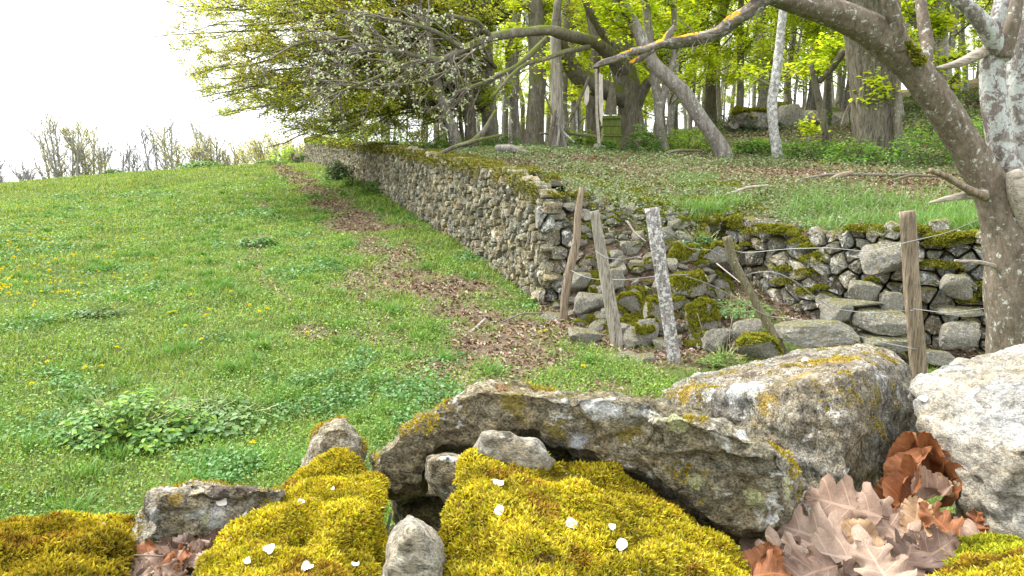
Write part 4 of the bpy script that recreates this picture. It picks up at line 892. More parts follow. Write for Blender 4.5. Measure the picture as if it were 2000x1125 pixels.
# petals: placed by a ray onto the stones
def petal_mesh(s, seed):
    a = np.linspace(0, 2 * np.pi, 15)[:-1]; r_ = np.random.default_rng(seed); V = [(0, 0, -.0004)]
    for k_, f_ in ((0, .5), (1, 1)):
        for t_ in a: rad_ = s * f_ * (1 - .10 * math.cos(t_) - (.22 if abs(t_) < .1 else 0)); V.append((rad_ * .72 * math.cos(t_) * 1.25, rad_ * .72 * math.sin(t_), s * .5 * f_ * f_ * (1 + .4 * math.sin(3 * t_ + seed)) * (.5 + .5 * math.cos(2 * t_ + seed)) + .0005 * r_.normal()))
    T = [(0, 1 + k_, 1 + (k_ + 1) % 14) for k_ in range(14)]; Qd = [(1 + k_, 15 + k_, 15 + (k_ + 1) % 14, 1 + (k_ + 1) % 14) for k_ in range(14)]
    return np.array(V), [np.array(Qd), np.array(T)]
PET = [(976, 956, 'on the upper slope of the yellow moss dome'), (977, 1001, 'upright below another near the upper edge of the moss dome'), (1115, 1031, 'in the middle of the yellow moss dome'), (1210, 1070, 'on the lower flank of the yellow moss dome'), (1193, 1038, 'brown tipped on the moss dome'),
       (438, 982, 'on the face of the flat grey stone'), (440, 1040, 'low on the flat grey stone'), (458, 1062, 'at the lower rim of the flat grey stone'), (524, 1086, 'on the sloping moss mound above another petal'), (488, 1106, 'on the sloping moss mound at its lower edge'),
       (600, 1121, 'at the bottom of the sloping moss mound'), (716, 905, 'at the crest of the sloping moss mound'), (515, 1012, 'between the flat stone and the sloping moss mound'), (484, 1008, 'small and high on the flat grey stone'), (655, 965, 'narrow and standing in the sloping moss mound'), (590, 991, 'small on the sloping moss mound'), (1846, 1056, 'beside the olive green moss tuft'),
       (1800, 783, 'on the edge of the pale boulder'), (1571, 708, 'on the flat top of the big angular block'), (695, 1116, 'at the foot of the sloping moss mound'), (1853, 1095, 'on the edge of the corner moss')]
for q, (px, py, where) in enumerate(PET):
    h_ = hit(px, py)
    if h_ is None: continue
    s_ = [.0070, .0062, .0078, .0072, .0045][q % 5] * (1 if q not in (13, 15, 14) else .7); V, Fs = petal_mesh(s_, q); o = mk('petal', V, Fs, M['petal'])
    nn_ = (h_[1] + Vector((0, -.55, .5))).normalized(); o.rotation_euler = nn_.to_track_quat('Z', 'Y').to_euler(); o.rotation_euler.rotate_axis('Z', q * 1.3)
    o.location = h_[0] + nn_ * (.008 if q < 5 or q in (8, 9, 10, 11, 14, 15, 16, 19, 20) else .004); tag(o, 'white blossom petal ' + where, 'petal', 'white petals on the stones')

# ------------------------------------------------------------------ tubes
def tube(pts, rad, sides=8, res=None, wob=0, seed=0, cap=True, flat=1.0):
    pts = np.asarray(pts, float); rad = np.asarray(rad, float)
    if res:
        L = np.concatenate([[0], np.cumsum(np.linalg.norm(np.diff(pts, axis=0), axis=1))]); u = np.linspace(0, L[-1], res)
        # catmull style smoothing through linear interpolation then averaging
        q = np.stack([np.interp(u, L, pts[:, k_]) for k_ in range(3)], 1); rad = np.interp(u, L, rad)
        ks = max(1, res // (len(pts) * 2))
        for _ in range(ks):
            q[1:-1] = (q[:-2] + q[1:-1] * 2 + q[2:]) / 4; rad[1:-1] = (rad[:-2] + rad[1:-1] * 2 + rad[2:]) / 4
        pts = q
    K = len(pts); t = nrm(np.gradient(pts, axis=0)); ref = np.array([0, 0, 1.]) if abs(t[:, 2]).mean() < .75 else np.array([0, -1., 0]) 
    a = nrm(np.cross(t, ref)); b_ = np.cross(t, a); th = np.linspace(0, 2 * np.pi, sides + 1)[:-1]
    R_ = rad[:, None] * np.ones(sides)
    if wob:
        s_ = np.stack([np.cos(th)[None, :] * 1.3 + pts[:, None, 0] * 1.5, np.sin(th)[None, :] * 1.3 + pts[:, None, 1] * 1.5, np.broadcast_to(pts[:, None, 2] * 1.5 + seed, (K, sides))], -1)
        R_ = R_ * (1 + wob * fbm(s_ * 1.3, 3, seed) + wob * .5 * fbm(s_ * 5, 2, seed + 2))
    V = pts[:, None] + a[:, None] * (np.cos(th)[None, :, None] * R_[:, :, None]) + b_[:, None] * (np.sin(th)[None, :, None] * R_[:, :, None] * flat)
    V = V.reshape(-1, 3); i, j = np.meshgrid(np.arange(K - 1), np.arange(sides), indexing='ij'); j2 = (j + 1) % sides
    Q_ = np.stack([i * sides + j, i * sides + j2, (i + 1) * sides + j2, (i + 1) * sides + j], -1).reshape(-1, 4); Fs = [Q_]
    if cap:
        V = np.concatenate([V, pts[:1], pts[-1:]]); k_ = np.arange(sides); n0 = K * sides
        Fs.append(np.concatenate([np.stack([(k_ + 1) % sides, k_, np.full(sides, n0)], 1), np.stack([n0 - sides + k_, n0 - sides + (k_ + 1) % sides, np.full(sides, n0 + 1)], 1)]))
    return V, Fs, np.ones((len(V), 3))
def tubes(PT, RD, sides=3):
    """many polylines at once: PT (N,K,3), RD (N,K)"""
    N, K, _ = PT.shape; t = nrm(np.gradient(PT, axis=1)); ref = np.where(np.abs(t[:, :, 2:3]) > .8, np.array([1., 0, 0]), np.array([0, 0, 1.]))
    a = nrm(np.cross(t, ref)); b_ = np.cross(t, a); th = np.linspace(0, 2 * np.pi, sides + 1)[:-1]
    V = PT[:, :, None] + RD[:, :, None, None] * (a[:, :, None] * np.cos(th)[None, None, :, None] + b_[:, :, None] * np.sin(th)[None, None, :, None])
    n, i, j = np.meshgrid(np.arange(N), np.arange(K - 1), np.arange(sides), indexing='ij'); j2 = (j + 1) % sides; o = n * K * sides
    Q_ = np.stack([o + i * sides + j, o + i * sides + j2, o + (i + 1) * sides + j2, o + (i + 1) * sides + j], -1).reshape(-1, 4)
    V = V.reshape(-1, 3); return V, [Q_], np.ones((len(V), 3))
def px_line(L): return np.array([P(*a[:3]) for a in L])

# twigs on the wall top
def twig(name, L, r0, label, mat='twig'):
    V, Fs, C = tube(px_line(L), np.linspace(r0, r0 * .5, len(L)), 6, 24, .15, 3); o = mk(name, V, Fs, M[mat]); tag(o, label, 'twig'); return o
twig('twig', [(140, 1068, .735), (190, 1080, .72), (250, 1084, .715), (320, 1086, .72)], .0013, 'thin pale twig lying across the low moss cushion')
twig('twig', [(200, 1022, .80), (235, 1045, .78), (262, 1075, .77), (275, 1090, .76)], .002, 'short grey twig bent over the edge of the low moss cushion')
twig('twig', [(500, 1050, .88), (518, 1025, .88), (524, 1005, .89)], .0018, 'dark forked twig between the flat stone and moss mound')
twig('twig', [(752, 1045, .90), (760, 1020, .91), (764, 1002, .92)], .0025, 'stubby grey twig stuck upright in the dark gap')

# ------------------------------------------------------------------ fence posts and wire
def post(L, rads, mat, label, flat=1.0, sides=14, wob=.12, seed=0, split=False):
    pts = px_line(L); dirn = nrm(pts[-1] - pts[-2]); pts = np.concatenate([pts, [pts[-1] + dirn * .25]]); rads = list(rads) + [rads[-1]]
    V, Fs, C = tube(pts, rads, sides, 40, wob, seed, True, flat)
    base = pts[0] * 0 + np.array([pts[-2][0], pts[-2][1], pts[-2][2]]); o = mk('fence_post', V - base, Fs, M[mat]); o.location = base; tag(o, label, 'fence post', 'old fence posts before the ruined wall')
    if split:
        a = V.reshape(-1, 3); 
    return o
post([(1137, 366, 7.95), (1128, 420, 7.93), (1127, 470, 7.92), (1112, 530, 7.9), (1102, 590, 7.9), (1100, 640, 7.9)], [.030, .036, .042, .046, .040, .042], 'post_brown', 'crooked barkless brown pole bent like a bow at the wall corner', seed=1)
post([(1161, 412, 7.2), (1172, 480, 7.2), (1190, 580, 7.15), (1207, 676, 7.1)], [.042, .050, .058, .062], 'post_grey', 'flat weathered grey board post tapering upward, leaning slightly', flat=.4, seed=2, wob=.06)
post([(1273, 406, 6.75), (1284, 480, 6.7), (1300, 590, 6.65), (1318, 712, 6.6)], [.062, .062, .058, .056], 'post_lichen', 'broad flat post crusted with white lichen, leaning slightly', flat=.45, seed=3, wob=.08)
post([(1419, 462, 6.9), (1432, 510, 6.88), (1475, 590, 6.8), (1525, 678, 6.7)], [.040, .036, .034, .036], 'post_green', 'thin greenish branch post with pale sawn top leaning steeply', seed=4)
p5 = post([(1772, 413, 5.95), (1776, 480, 5.95), (1784, 600, 5.92), (1796, 745, 5.9), (1800, 790, 5.9)], [.062, .060, .062, .066, .068], 'post_brown', 'thick split log post with deep cracks standing straight', seed=5, wob=.10, flat=.8)
# cracks are real grooves in the split post
me = p5.data; Vn = np.empty(len(me.vertices) * 3, np.float32); me.vertices.foreach_get('co', Vn); Vn = Vn.reshape(-1, 3)
cidx = np.arange(len(Vn)) % 14; g_ = (cidx == 3) | (cidx == 10) | (cidx == 11)
c_ax = Vn[:40 * 14].reshape(40, 14, 3).mean(1).repeat(14, 0); Vn[:560][g_[:560]] = c_ax[g_[:560]] + (Vn[:560] - c_ax)[g_[:560]] * .72; me.vertices.foreach_set('co', Vn.ravel()); me.update()
WIRES = [
 ('long sagging strand of wire joining the lichened post and the thin leaning post', [(1268, 452, 6.8), (1297, 449, 6.74), (1325, 465, 6.8), (1345, 486, 6.85), (1390, 488, 6.9), (1420, 508, 6.9), (1435, 530, 6.88), (1445, 540, 6.86)]),
 ('taut top wire from the thin leaning post over the split post to the tree', [(1424, 483, 6.88), (1432, 491, 6.86), (1460, 494, 6.75), (1540, 486, 6.5), (1620, 484, 6.25), (1700, 492, 6.05), (1772, 473, 5.86), (1850, 455, 5.5), (1925, 424, 5.05)]),
 ('arched loose wire dropping from the thin leaning post to the stones', [(1447, 539, 6.84), (1480, 531, 6.7), (1512, 530, 6.6), (1550, 546, 6.5), (1585, 575, 6.5), (1625, 603, 6.6), (1700, 612, 6.4), (1784, 606, 5.85)]),
 ('lowest wire running past the long pale slab to the split post', [(1340, 540, 6.7), (1380, 552, 6.8), (1440, 583, 6.78), (1498, 618, 6.72), (1550, 622, 6.5), (1620, 637, 6.3), (1700, 664, 6.1), (1790, 682, 5.85)]),
 ('short lower wire from the split post to the lichened tree', [(1783, 603, 5.85), (1850, 612, 5.5), (1928, 602, 5.1)]),
 ('slack wire between the crooked pole and the lichened post', [(1115, 528, 7.85), (1140, 540, 7.7), (1165, 546, 7.5), (1225, 546, 7.2), (1295, 538, 6.7), (1345, 536, 6.7)]),
 ('curled wire end hanging on the flat board post', [(1163, 490, 7.15), (1185, 504, 7.05), (1215, 507, 7.0), (1250, 500, 7.0)]),
]
for lab, L in WIRES:
    V, Fs, C = tube(px_line(L), [.0032] * len(L), 5, 50); o = mk('fence_wire', V, Fs, M['wire']); tag(o, lab, 'wire', 'strands of the old wire fence')
    pts_ = px_line(L); 
# thin dead stalks
for q, (L, r_, lab) in enumerate([([(1432, 617, 6.7), (1424, 650, 6.7), (1428, 700, 6.7)], .004, 'thin dead stalk rising from the rubble before the mossy stones'), ([(1362, 612, 6.9), (1376, 660, 6.9)], .004, 'short dry stalk leaning in the rubble near the lichened post'),
    ([(1225, 432, 8.6), (1240, 455, 8.5), (1262, 472, 8.4)], .012, 'bent bare stick lying on the rubble slope'), ([(1400, 515, 8.2), (1450, 555, 7.6)], .008, 'straight stick lying behind the thin leaning post')]):
    twig('dead_stick', L, r_, lab, 'deadwood')

# ------------------------------------------------------------------ trees
def proj(p):
    q = p - EYE; c, s = math.cos(PITCH), math.sin(PITCH); f = q[..., 1] * c - q[..., 2] * s; u = q[..., 1] * s + q[..., 2] * c
    return 1000 + F * q[..., 0] / f, 562.5 - F * u / f
def resamp(pts, rad, K):
    pts = np.asarray(pts, float); L = np.concatenate([[0], np.cumsum(np.linalg.norm(np.diff(pts, axis=0), axis=1))]); u = np.linspace(0, L[-1], K)
    q = np.stack([np.interp(u, L, pts[:, k]) for k in range(3)], 1)
    for _ in range(max(1, K // (2 * len(pts)))): q[1:-1] = (q[:-2] + 2 * q[1:-1] + q[2:]) / 4
    return q, np.interp(u, L, rad)
def level(PT, RD, m, t0=.15, t1=1., ang=(.5, .9), lenf=.5, flat=.7, up=.1, K=6, rmul=.6, wig=.12, tipr=.25, minlen=.15):
    N, KP, _ = PT.shape; par = np.repeat(np.arange(N), m); n = len(par); t = rng.uniform(t0, t1, n); x = t * (KP - 1); i = np.minimum(x.astype(int), KP - 2); f = (x - i)[:, None]
    p0 = PT[par, i] * (1 - f) + PT[par, i + 1] * f; tg = nrm(PT[par, i + 1] - PT[par, i]); r0 = RD[par, i] * (1 - f[:, 0]) + RD[par, i + 1] * f[:, 0]
    PL = np.linalg.norm(np.diff(PT, axis=1), axis=2).sum(1)[par]
    side = nrm(np.cross(tg, [0, 0, 1.]) + 1e-6) * np.where(rng.random(n) < .5, 1, -1)[:, None]
    vert = nrm(np.cross(side, tg)) * rng.choice([-1, 1], n)[:, None]; k = rng.uniform(0, 1 - flat, n)[:, None] * 1.5
    sv = nrm(side * (1 - k) + vert * k); a = rng.uniform(ang[0], ang[1], n)[:, None]; d = nrm(tg * np.cos(a) + sv * np.sin(a))
    Ln = np.maximum(PL * lenf * (1 - .6 * t) * rng.uniform(.5, 1.3, n), minlen); out = [p0]; stp = (Ln / (K - 1))[:, None]
    for q in range(K - 1):
        d = nrm(d + np.array([0, 0, up]) / K * 2 + rng.normal(0, wig, (n, 3)) + .0 * tg); out.append(out[-1] + d * stp)
    R0 = np.minimum(r0 * rmul, r0 * .95); rr = R0[:, None] * np.linspace(1, tipr, K)[None]
    return np.stack(out, 1), rr
def on_twigs(PT, m, t0=.2, spread=.03):
    N, K, _ = PT.shape; par = np.repeat(np.arange(N), m); t = rng.uniform(t0, 1, len(par)); x = t * (K - 1); i = np.minimum(x.astype(int), K - 2); f = (x - i)[:, None]
    return PT[par, i] * (1 - f) + PT[par, i + 1] * f + rng.normal(0, spread, (len(par), 3)), nrm(PT[par, i + 1] - PT[par, i])
def mk3(name, VFC, mat, parent=None, cols=False, smooth=True): return mk(name, VFC[0], VFC[1], mat, parent, cols=VFC[2] if cols else None, smooth=smooth)
GREENS = [(.42, .50, .03), (.48, .55, .04), (.34, .46, .03), (.54, .56, .06), (.27, .40, .03)]
OLIVE = [(.30, .32, .05), (.36, .34, .07), (.24, .28, .04), (.44, .36, .09), (.33, .38, .06)]

# -- generic woodland trees
def wood_tree(name, label, H, r0, lean, n1, low, nl, leafL, bark, group, seed, fork=False, lf=.32, cols=GREENS, link=True, spread=.12, hang=-.05):
    global rng; keep_ = rng; rng = np.random.default_rng(seed)
    root = empty(name, (0, 0, 0), label, 'tree', group)
    K = 14; t = np.linspace(0, 1, K); wob_ = np.cumsum(rng.normal(0, .10, (K, 2)), 0) * H / 14
    pts = np.stack([lean[0] * H * t ** 1.3 + wob_[:, 0], lean[1] * H * t ** 1.3 + wob_[:, 1], t * H - .15], 1); rad = r0 * (1 - .75 * t) * (1 + .5 * np.exp(-t * 28))
    mk3('trunk', tube(pts, rad, 10, 36, .12, seed), bark, root)
    PTs = [resamp(pts, rad, 14)]
    if fork:
        f0 = pts[4]; fp = np.stack([f0[0] + t * H * .16 * (1 + .3 * t), f0[1] - t * H * .08, f0[2] + t * H * .62], 1); fr = r0 * .6 * (1 - .7 * t)
        mk3('limb', tube(fp, fr, 8, 24, .1, seed + 1), bark, root); PTs.append(resamp(fp, fr, 14))
    PT = np.stack([p[0] for p in PTs]); RD = np.stack([p[1] for p in PTs])
    a, ar = level(PT, RD, n1, low, 1, (.9, 1.45), lf, .5, .25, 8, .42, .14, .2); b_, br = level(a, ar, 6, .15, 1, (.5, .95), .5, .85, .0, 6, .6, .14, .3)
    c, cr = level(b_, br, 3, .2, 1, (.4, .9), .6, .9, hang, 4, .7, .12, .4)
    ps = [tubes(a, np.maximum(ar, .006), 5), tubes(b_, np.maximum(br, .004), 3), tubes(c, np.maximum(cr, .0028), 3)]
    mk3('branches', merge(ps), M['twig2'], root)
    if nl:
        nl = int(nl * 2.2); leafL *= 1.25; p1, t1_ = on_twigs(c, nl, .1, .09); p2, t2_ = on_twigs(b_, nl, .3, .08); p = np.concatenate([p1, p2]); m = len(p)
        L = leafL * rng.uniform(.6, 1.3, m); tone = np.clip(1 + .35 * fbm(p * .8, 2, seed), .55, 1.3)[:, None]
        mk3('crown', leaves(p, nrm(tilt(m, .75) * np.array([1, 1, 1.])), L, L * .62, np.clip(pick(cols, m, .15) * tone, 0, 1), .1), M['leaf'], root, True)
    rng = keep_; return root
WG = 'young trees of the wood beyond the wall'
PROTO = [
 wood_tree('slender_tree', 'slender bare stemmed tree with light green spring leaves among many in the wood', 12, .11, (.03, 0), 20, .16, 8, .075, M['bark_grey'], WG, 1),
 wood_tree('forked_tree', 'forked grey tree with light green spring leaves among many in the wood', 13, .14, (-.04, .02), 15, .2, 7, .08, M['bark_grey'], WG, 2, fork=True),
 wood_tree('tall_tree', 'straight tall dark trunk with high leaves among many in the wood', 15, .19, (.02, .01), 22, .28, 7, .085, M['bark_dark'], WG, 3),
 wood_tree('understory_tree', 'low leafy young beech with layered yellow green sprays in the wood', 5.5, .05, (.06, -.02), 26, .12, 9, .07, M['bark_grey'], WG, 4, lf=.42, hang=-.1),
 wood_tree('leaning_tree', 'thin leaning pole of a tree with few leaves in the wood', 11, .075, (.14, .03), 12, .35, 6, .075, M['bark_pale'], WG, 5),
 wood_tree('bushy_tree', 'bushy many twigged young tree with yellow green leaves in the wood', 7.5, .07, (-.05, .0), 30, .1, 8, .075, M['bark_grey'], WG, 6, lf=.38, hang=-.1),
]
rt = np.random.default_rng(11); placed = []; cnt = 0
used = [False] * 6
while cnt < 250:
    d = 18.5 + 55 * rt.random() ** .8 if cnt > 30 else rt.uniform(18, 27); px = rt.uniform(630, 2350) if cnt % 6 else rt.uniform(2000, 2700)
    x = (px - 1000) / F * d
    if s1(x, d) < 1.2 or any((x - a) ** 2 + (d - b2) ** 2 < (.85 + .012 * d) ** 2 for a, b2 in placed): continue
    if 980 < px < 1330 and d < 20.5: continue
    if px < 900 and d < 27 : continue
    LMK = [(720, 'beyond the distant stretch of the long wall'), (860, 'behind the tilted grey trunk'), (930, 'behind the knobbly dark trunk'), (1005, 'by the straight grey trunk'), (1070, 'behind the stick shelter'), (1170, 'behind the green wooden box'), (1235, 'behind the old gnarled tree'), (1310, 'behind the twin stems'), (1390, 'over the bowed trunk'), (1465, 'above the ivy covered outcrop'), (1530, 'behind the slim pale stem'), (1610, 'behind the thin dark stem'), (1710, 'beyond the massive oak'), (1810, 'between oak and thick grey tree'), (1900, 'in the fork of the lichened tree'), (2000, 'past the lichened tree')]
    mark = min(LMK, key=lambda a: abs(a[0] - px))[1]; dep = 'close' if d < 24 else 'farther back' if d < 34 else 'deep in the wood' if d < 48 else 'far off'
    k = int(rt.choice(6, p=[.30, .12, .07, .17, .22, .12])); sc = rt.uniform(.8, 1.2); placed.append((x, d))
    kw = dict(loc=(x, d, gz(x, d)), rot=(0, 0, rt.uniform(0, 6.28)), scale=sc)
    lb_ = ['slender leafy tree', 'forked grey tree', 'tall straight dark tree', 'low layered young beech', 'thin leaning pole tree', 'bushy young tree'][k] + ' ' + dep + ', ' + mark
    if used[k]: kw['label'] = lb_
    else: PROTO[k]['label'] = lb_
    if not used[k]: o = PROTO[k]; o.location = kw['loc']; o.rotation_euler = kw['rot']; o.scale = (sc,) * 3; used[k] = True
    else: dup(PROTO[k], **kw)
    cnt += 1

# -- individual trees that can be told apart
def trunk_tree(name, label, L, mat, extra=(), sides=14, res=40, wob=.14, seed=0, n1=0, low=.3, nl=6, leafL=.07, lf=.22, cols=GREENS, up=.1, group=None, flare=1.35, sink=.25):
    """L: (px, py, distance, radius in pixels); extra: limbs the same way"""
    global rng; keep_ = rng; rng = np.random.default_rng(seed + 500)
    pts = px_line(L); rad = np.array([a[3] * a[2] / F for a in L]); b0 = pts[0].copy(); g0 = gz(b0[0], b0[1])
    pts = np.concatenate([[[b0[0], b0[1], g0 - sink]], pts]); rad = np.concatenate([[rad[0] * flare], rad]); base = np.array([b0[0], b0[1], g0])
    root = empty(name, base, label, 'tree', group); V, Fs, C = tube(pts - base, rad, sides, res, wob, seed); mk('trunk', V, Fs, mat, root)
    PTs = [resamp(pts - base, rad, 14)]
    for e in extra:
        q = px_line(e) - base; r_ = np.array([a[3] * a[2] / F for a in e]); mk3('limb', tube(q, r_, max(8, sides - 4), max(20, res // 2), wob, seed + 3), mat, root); PTs.append(resamp(q, r_, 14))
    if n1:
        PT = np.stack([p[0] for p in PTs]); RD = np.stack([p[1] for p in PTs])
        a, ar = level(PT, RD, n1, low, 1, (.7, 1.4), lf, .4, up, 8, .35, .16, .2, .5); b_, br = level(a, ar, 5, .15, 1, (.5, .95), .5, .8, .0, 6, .6, .15, .3); c, cr = level(b_, br, 3, .2, 1, (.4, .9), .6, .85, -.05, 4, .7, .12, .4)
        mk3('branches', merge([tubes(a, np.maximum(ar, .007), 5), tubes(b_, np.maximum(br, .004), 3), tubes(c, np.maximum(cr, .0026), 3)]), M['twig2'], root)
        if nl:
            nl *= 2; p1, _ = on_twigs(c, nl, .1, .08); m = len(p1); LL = leafL * 1.25 * rng.uniform(.6, 1.3, m)
            mk3('crown', leaves(p1, tilt(m, .8), LL, LL * .62, pick(cols, m, .18), .1), M['leaf'], root, True)
    rng = keep_; return root
trunk_tree('oak_tree', 'massive oak trunk with deeply furrowed bark behind the arching limb', [(1722, 320, 14.5, 50), (1716, 280, 14.5, 46), (1708, 200, 14.5, 42), (1698, 120, 14.5, 40), (1688, 30, 14.5, 38), (1680, -200, 14.5, 30), (1690, -420, 14.5, 18)], M['bark_oak'],
    extra=[[(1690, -60, 14.5, 16), (1800, -160, 14.8, 12), (1900, -240, 15, 6)], [(1685, -80, 14.5, 16), (1600, -180, 14, 12), (1500, -230, 13.8, 6)]], sides=26, res=70, wob=.07, seed=1, n1=8, low=.5, nl=6)
trunk_tree('mossy_sapling', 'thin moss coated stem growing tight beside the massive oak', [(1759, 326, 14.0, 9), (1753, 260, 14, 7), (1749, 170, 14, 6), (1752, 60, 14, 5), (1760, -60, 14, 3)], M['bark_dark'], seed=2, n1=6, nl=5, lf=.12)
trunk_tree('grey_tree', 'thick grey tree behind the fork of the lichened tree', [(1850, 322, 17, 24), (1846, 220, 17, 21), (1834, 120, 17, 20), (1822, 0, 17, 18), (1815, -250, 17, 12)], M['bark_grey'], seed=3, n1=12, low=.2, extra=[[(1842, 190, 17, 10), (1800, 70, 17, 8), (1770, -40, 17, 6)]])
trunk_tree('birch_like_tree', 'slim pale lichened stem standing in front of the low rock outcrop', [(1521, 308, 14.8, 11), (1511, 260, 14.8, 9.5), (1507, 200, 14.8, 9), (1518, 130, 14.8, 8.5), (1530, 20, 14.8, 8), (1528, -150, 14.8, 5)], M['bark_pale'], seed=4, n1=9, low=.35, nl=6, lf=.2)
trunk_tree('dark_sapling', 'thin dark stem with a broken top in front of the outcrop', [(1616, 280, 15.3, 8), (1608, 235, 15.3, 7), (1596, 180, 15.3, 6.5), (1584, 125, 15.3, 5)], M['bark_dark'], seed=5, extra=[[(1600, 160, 15.3, 5), (1622, 135, 15.1, 7), (1650, 98, 14.9, 7)]], n1=3, nl=6, lf=.25)
trunk_tree('bowed_tree', 'grey lichened trunk bowed over towards the old gnarled tree', [(1418, 300, 15, 15), (1392, 262, 15, 14.5), (1362, 222, 15, 13.5), (1335, 178, 15, 13.5), (1300, 148, 15, 13), (1268, 115, 15, 12), (1246, 60, 15, 11), (1212, 0, 15.2, 10), (1180, -120, 15.4, 7)], M['bark_grey'], seed=6, n1=9, low=.5, nl=6, lf=.2)
trunk_tree('twin_stem_tree', 'pair of slim stems joined low beside the old gnarled tree', [(1297, 292, 16, 11), (1288, 250, 16, 9), (1286, 210, 16, 8), (1275, 120, 16, 8), (1262, 20, 16, 7), (1255, -120, 16, 5)], M['bark_grey'], extra=[[(1286, 225, 16, 7), (1300, 170, 16, 7), (1318, 110, 16, 6), (1316, 0, 16, 5)]], seed=7, n1=7, low=.4, nl=6)
trunk_tree('mossy_tree', 'stout upright mossy trunk behind the grey dead trunk', [(1042, 276, 18, 21), (1046, 230, 18, 17), (1050, 160, 18, 16), (1048, 60, 18, 15), (1040, -120, 18, 11)], M['bark_dark'], seed=8, n1=9, low=.45, nl=6)
trunk_tree('dead_tree', 'smooth grey barkless dead trunk standing bolt upright by the stick shelter', [(1086, 288, 15.6, 12), (1087, 220, 15.6, 11), (1086, 140, 15.6, 11), (1085, 68, 15.6, 10.5)], M['post_grey'], seed=9, wob=.05, flare=1.1)
trunk_tree('pale_stem_tree', 'whitish slim stem touching the grey dead trunk', [(1100, 280, 15.8, 6), (1094, 200, 15.8, 5.5), (1092, 100, 15.8, 5), (1094, 20, 15.8, 4)], M['bark_pale'], seed=10, n1=4, nl=4, lf=.12)
trunk_tree('furrowed_tree', 'dark furrowed trunk next to the green wooden hive box', [(1162, 284, 17.4, 16), (1160, 220, 17.4, 14), (1157, 160, 17.4, 12), (1165, 100, 17.4, 9), (1150, 20, 17.4, 7), (1135, -90, 17.4, 4)], M['bark_oak'], seed=11, n1=5, low=.6, nl=5)
trunk_tree('ash_tree', 'straight grey trunk amid pale slim poles near the wall crest', [(1008, 274, 22, 10), (1003, 200, 22, 9), (996, 130, 22, 9), (990, 30, 22, 7), (985, -120, 22, 4)], M['bark_grey'], seed=12, n1=8, low=.4)
trunk_tree('knobbly_tree', 'knobbly dark trunk with epicormic tufts left of the straight grey one'.replace(' left of', ' near'), [(922, 276, 20, 12), (918, 240, 20, 11), (916, 200, 20, 12), (912, 160, 20, 10), (902, 110, 20, 10), (905, 20, 20, 8), (900, -100, 20, 5)], M['bark_dark'], wob=.35, seed=13, n1=9, low=.2, nl=7, lf=.15)
trunk_tree('tilted_tree', 'grey trunk tilted towards the meadow under the spreading canopy', [(890, 274, 19, 12), (878, 235, 19, 10.5), (862, 195, 19, 9.5), (850, 150, 19, 9), (835, 60, 19, 7), (828, -60, 19, 4)], M['bark_grey'], seed=14, n1=5, low=.6, nl=5)

# -- gnarled old tree with budding hanging twigs
old = trunk_tree('old_gnarled_tree', 'old gnarled tree with huge mossy limbs and whitish opening buds on drooping twigs',
    [(1243, 292, 17, 30), (1238, 262, 17, 24), (1232, 225, 17, 22), (1226, 180, 17, 26), (1216, 130, 17, 20), (1222, 60, 17, 16), (1208, -20, 17, 14), (1200, -200, 17, 8)], M['bark_dark'], sides=18, res=60, wob=.25, seed=20,
    extra=[[(1222, 150, 17, 17), (1195, 108, 16.6, 12), (1160, 82, 16.1, 11), (1120, 72, 15.4, 10.5), (1075, 58, 14.8, 10), (1010, 63, 14.2, 9), (950, 74, 13.6, 8), (905, 96, 13.2, 7), (865, 118, 13, 5)],
           [(1225, 195, 17, 18), (1190, 178, 16.7, 17), (1155, 165, 16.4, 19), (1122, 140, 16.1, 18), (1102, 105, 15.9, 14), (1085, 60, 15.7, 10), (1090, 0, 15.7, 7)],
           [(1240, 210, 17, 12), (1262, 165, 16.8, 10), (1270, 158, 16.7, 9)], [(1218, 120, 17, 10), (1180, 70, 16.6, 8), (1150, 20, 16, 7), (1120, -60, 15.5, 4)],
           [(960, 75, 13.7, 6), (930, 40, 13.2, 5), (900, 35, 13, 4), (870, 28, 12.8, 3)], [(1070, 75, 14.9, 6), (1010, 130, 14.4, 4.5), (950, 160, 14, 4), (890, 180, 13.6, 3)],
           [(1150, 92, 15.6, 5), (1100, 102, 14.6, 4.5), (1060, 118, 14.2, 4), (1035, 120, 14, 4), (1005, 140, 13.8, 3.5), (960, 190, 13.5, 2.5)],
           [(865, 118, 13, 5), (800, 106, 12.8, 4.5), (740, 98, 12.7, 3.5), (680, 100, 12.6, 2.5)], [(870, 116, 13, 5), (810, 120, 13.4, 4), (740, 150, 13.6, 3.5), (640, 190, 13.8, 2)],
           [(905, 96, 13.2, 5), (850, 60, 12.8, 4), (780, 40, 12.5, 3), (700, 30, 12.4, 2)], [(950, 80, 13.6, 4), (880, 140, 13.6, 3.5), (800, 165, 13.8, 3), (700, 175, 14, 2), (600, 150, 14, 1.5)], [(800, 108, 12.9, 3), (700, 70, 12.9, 2.5), (600, 80, 13, 2), (510, 110, 13.1, 1.2)]])
rng_k = rng; rng = np.random.default_rng(77)
src = [[(865, 118, 13), (800, 106, 12.8), (740, 98, 12.7), (680, 100, 12.6)], [(870, 116, 13), (810, 120, 13.4), (740, 150, 13.6), (640, 190, 13.8)], [(905, 96, 13.2), (850, 60, 12.8), (780, 40, 12.5), (700, 30, 12.4)], [(950, 80, 13.6), (880, 140, 13.6), (800, 165, 13.8), (700, 175, 14), (600, 150, 14)],
       [(800, 108, 12.9), (700, 70, 12.9), (600, 80, 13), (510, 110, 13.1)], [(1010, 130, 14.4), (950, 160, 14), (890, 180, 13.6)], [(960, 75, 13.6), (905, 96, 13.2), (865, 118, 13)]]
PT = np.stack([resamp(px_line(s_), [.02] * len(s_), 14)[0] for s_ in src]) - np.array(old.location); RD = np.full((len(src), 14), .03)
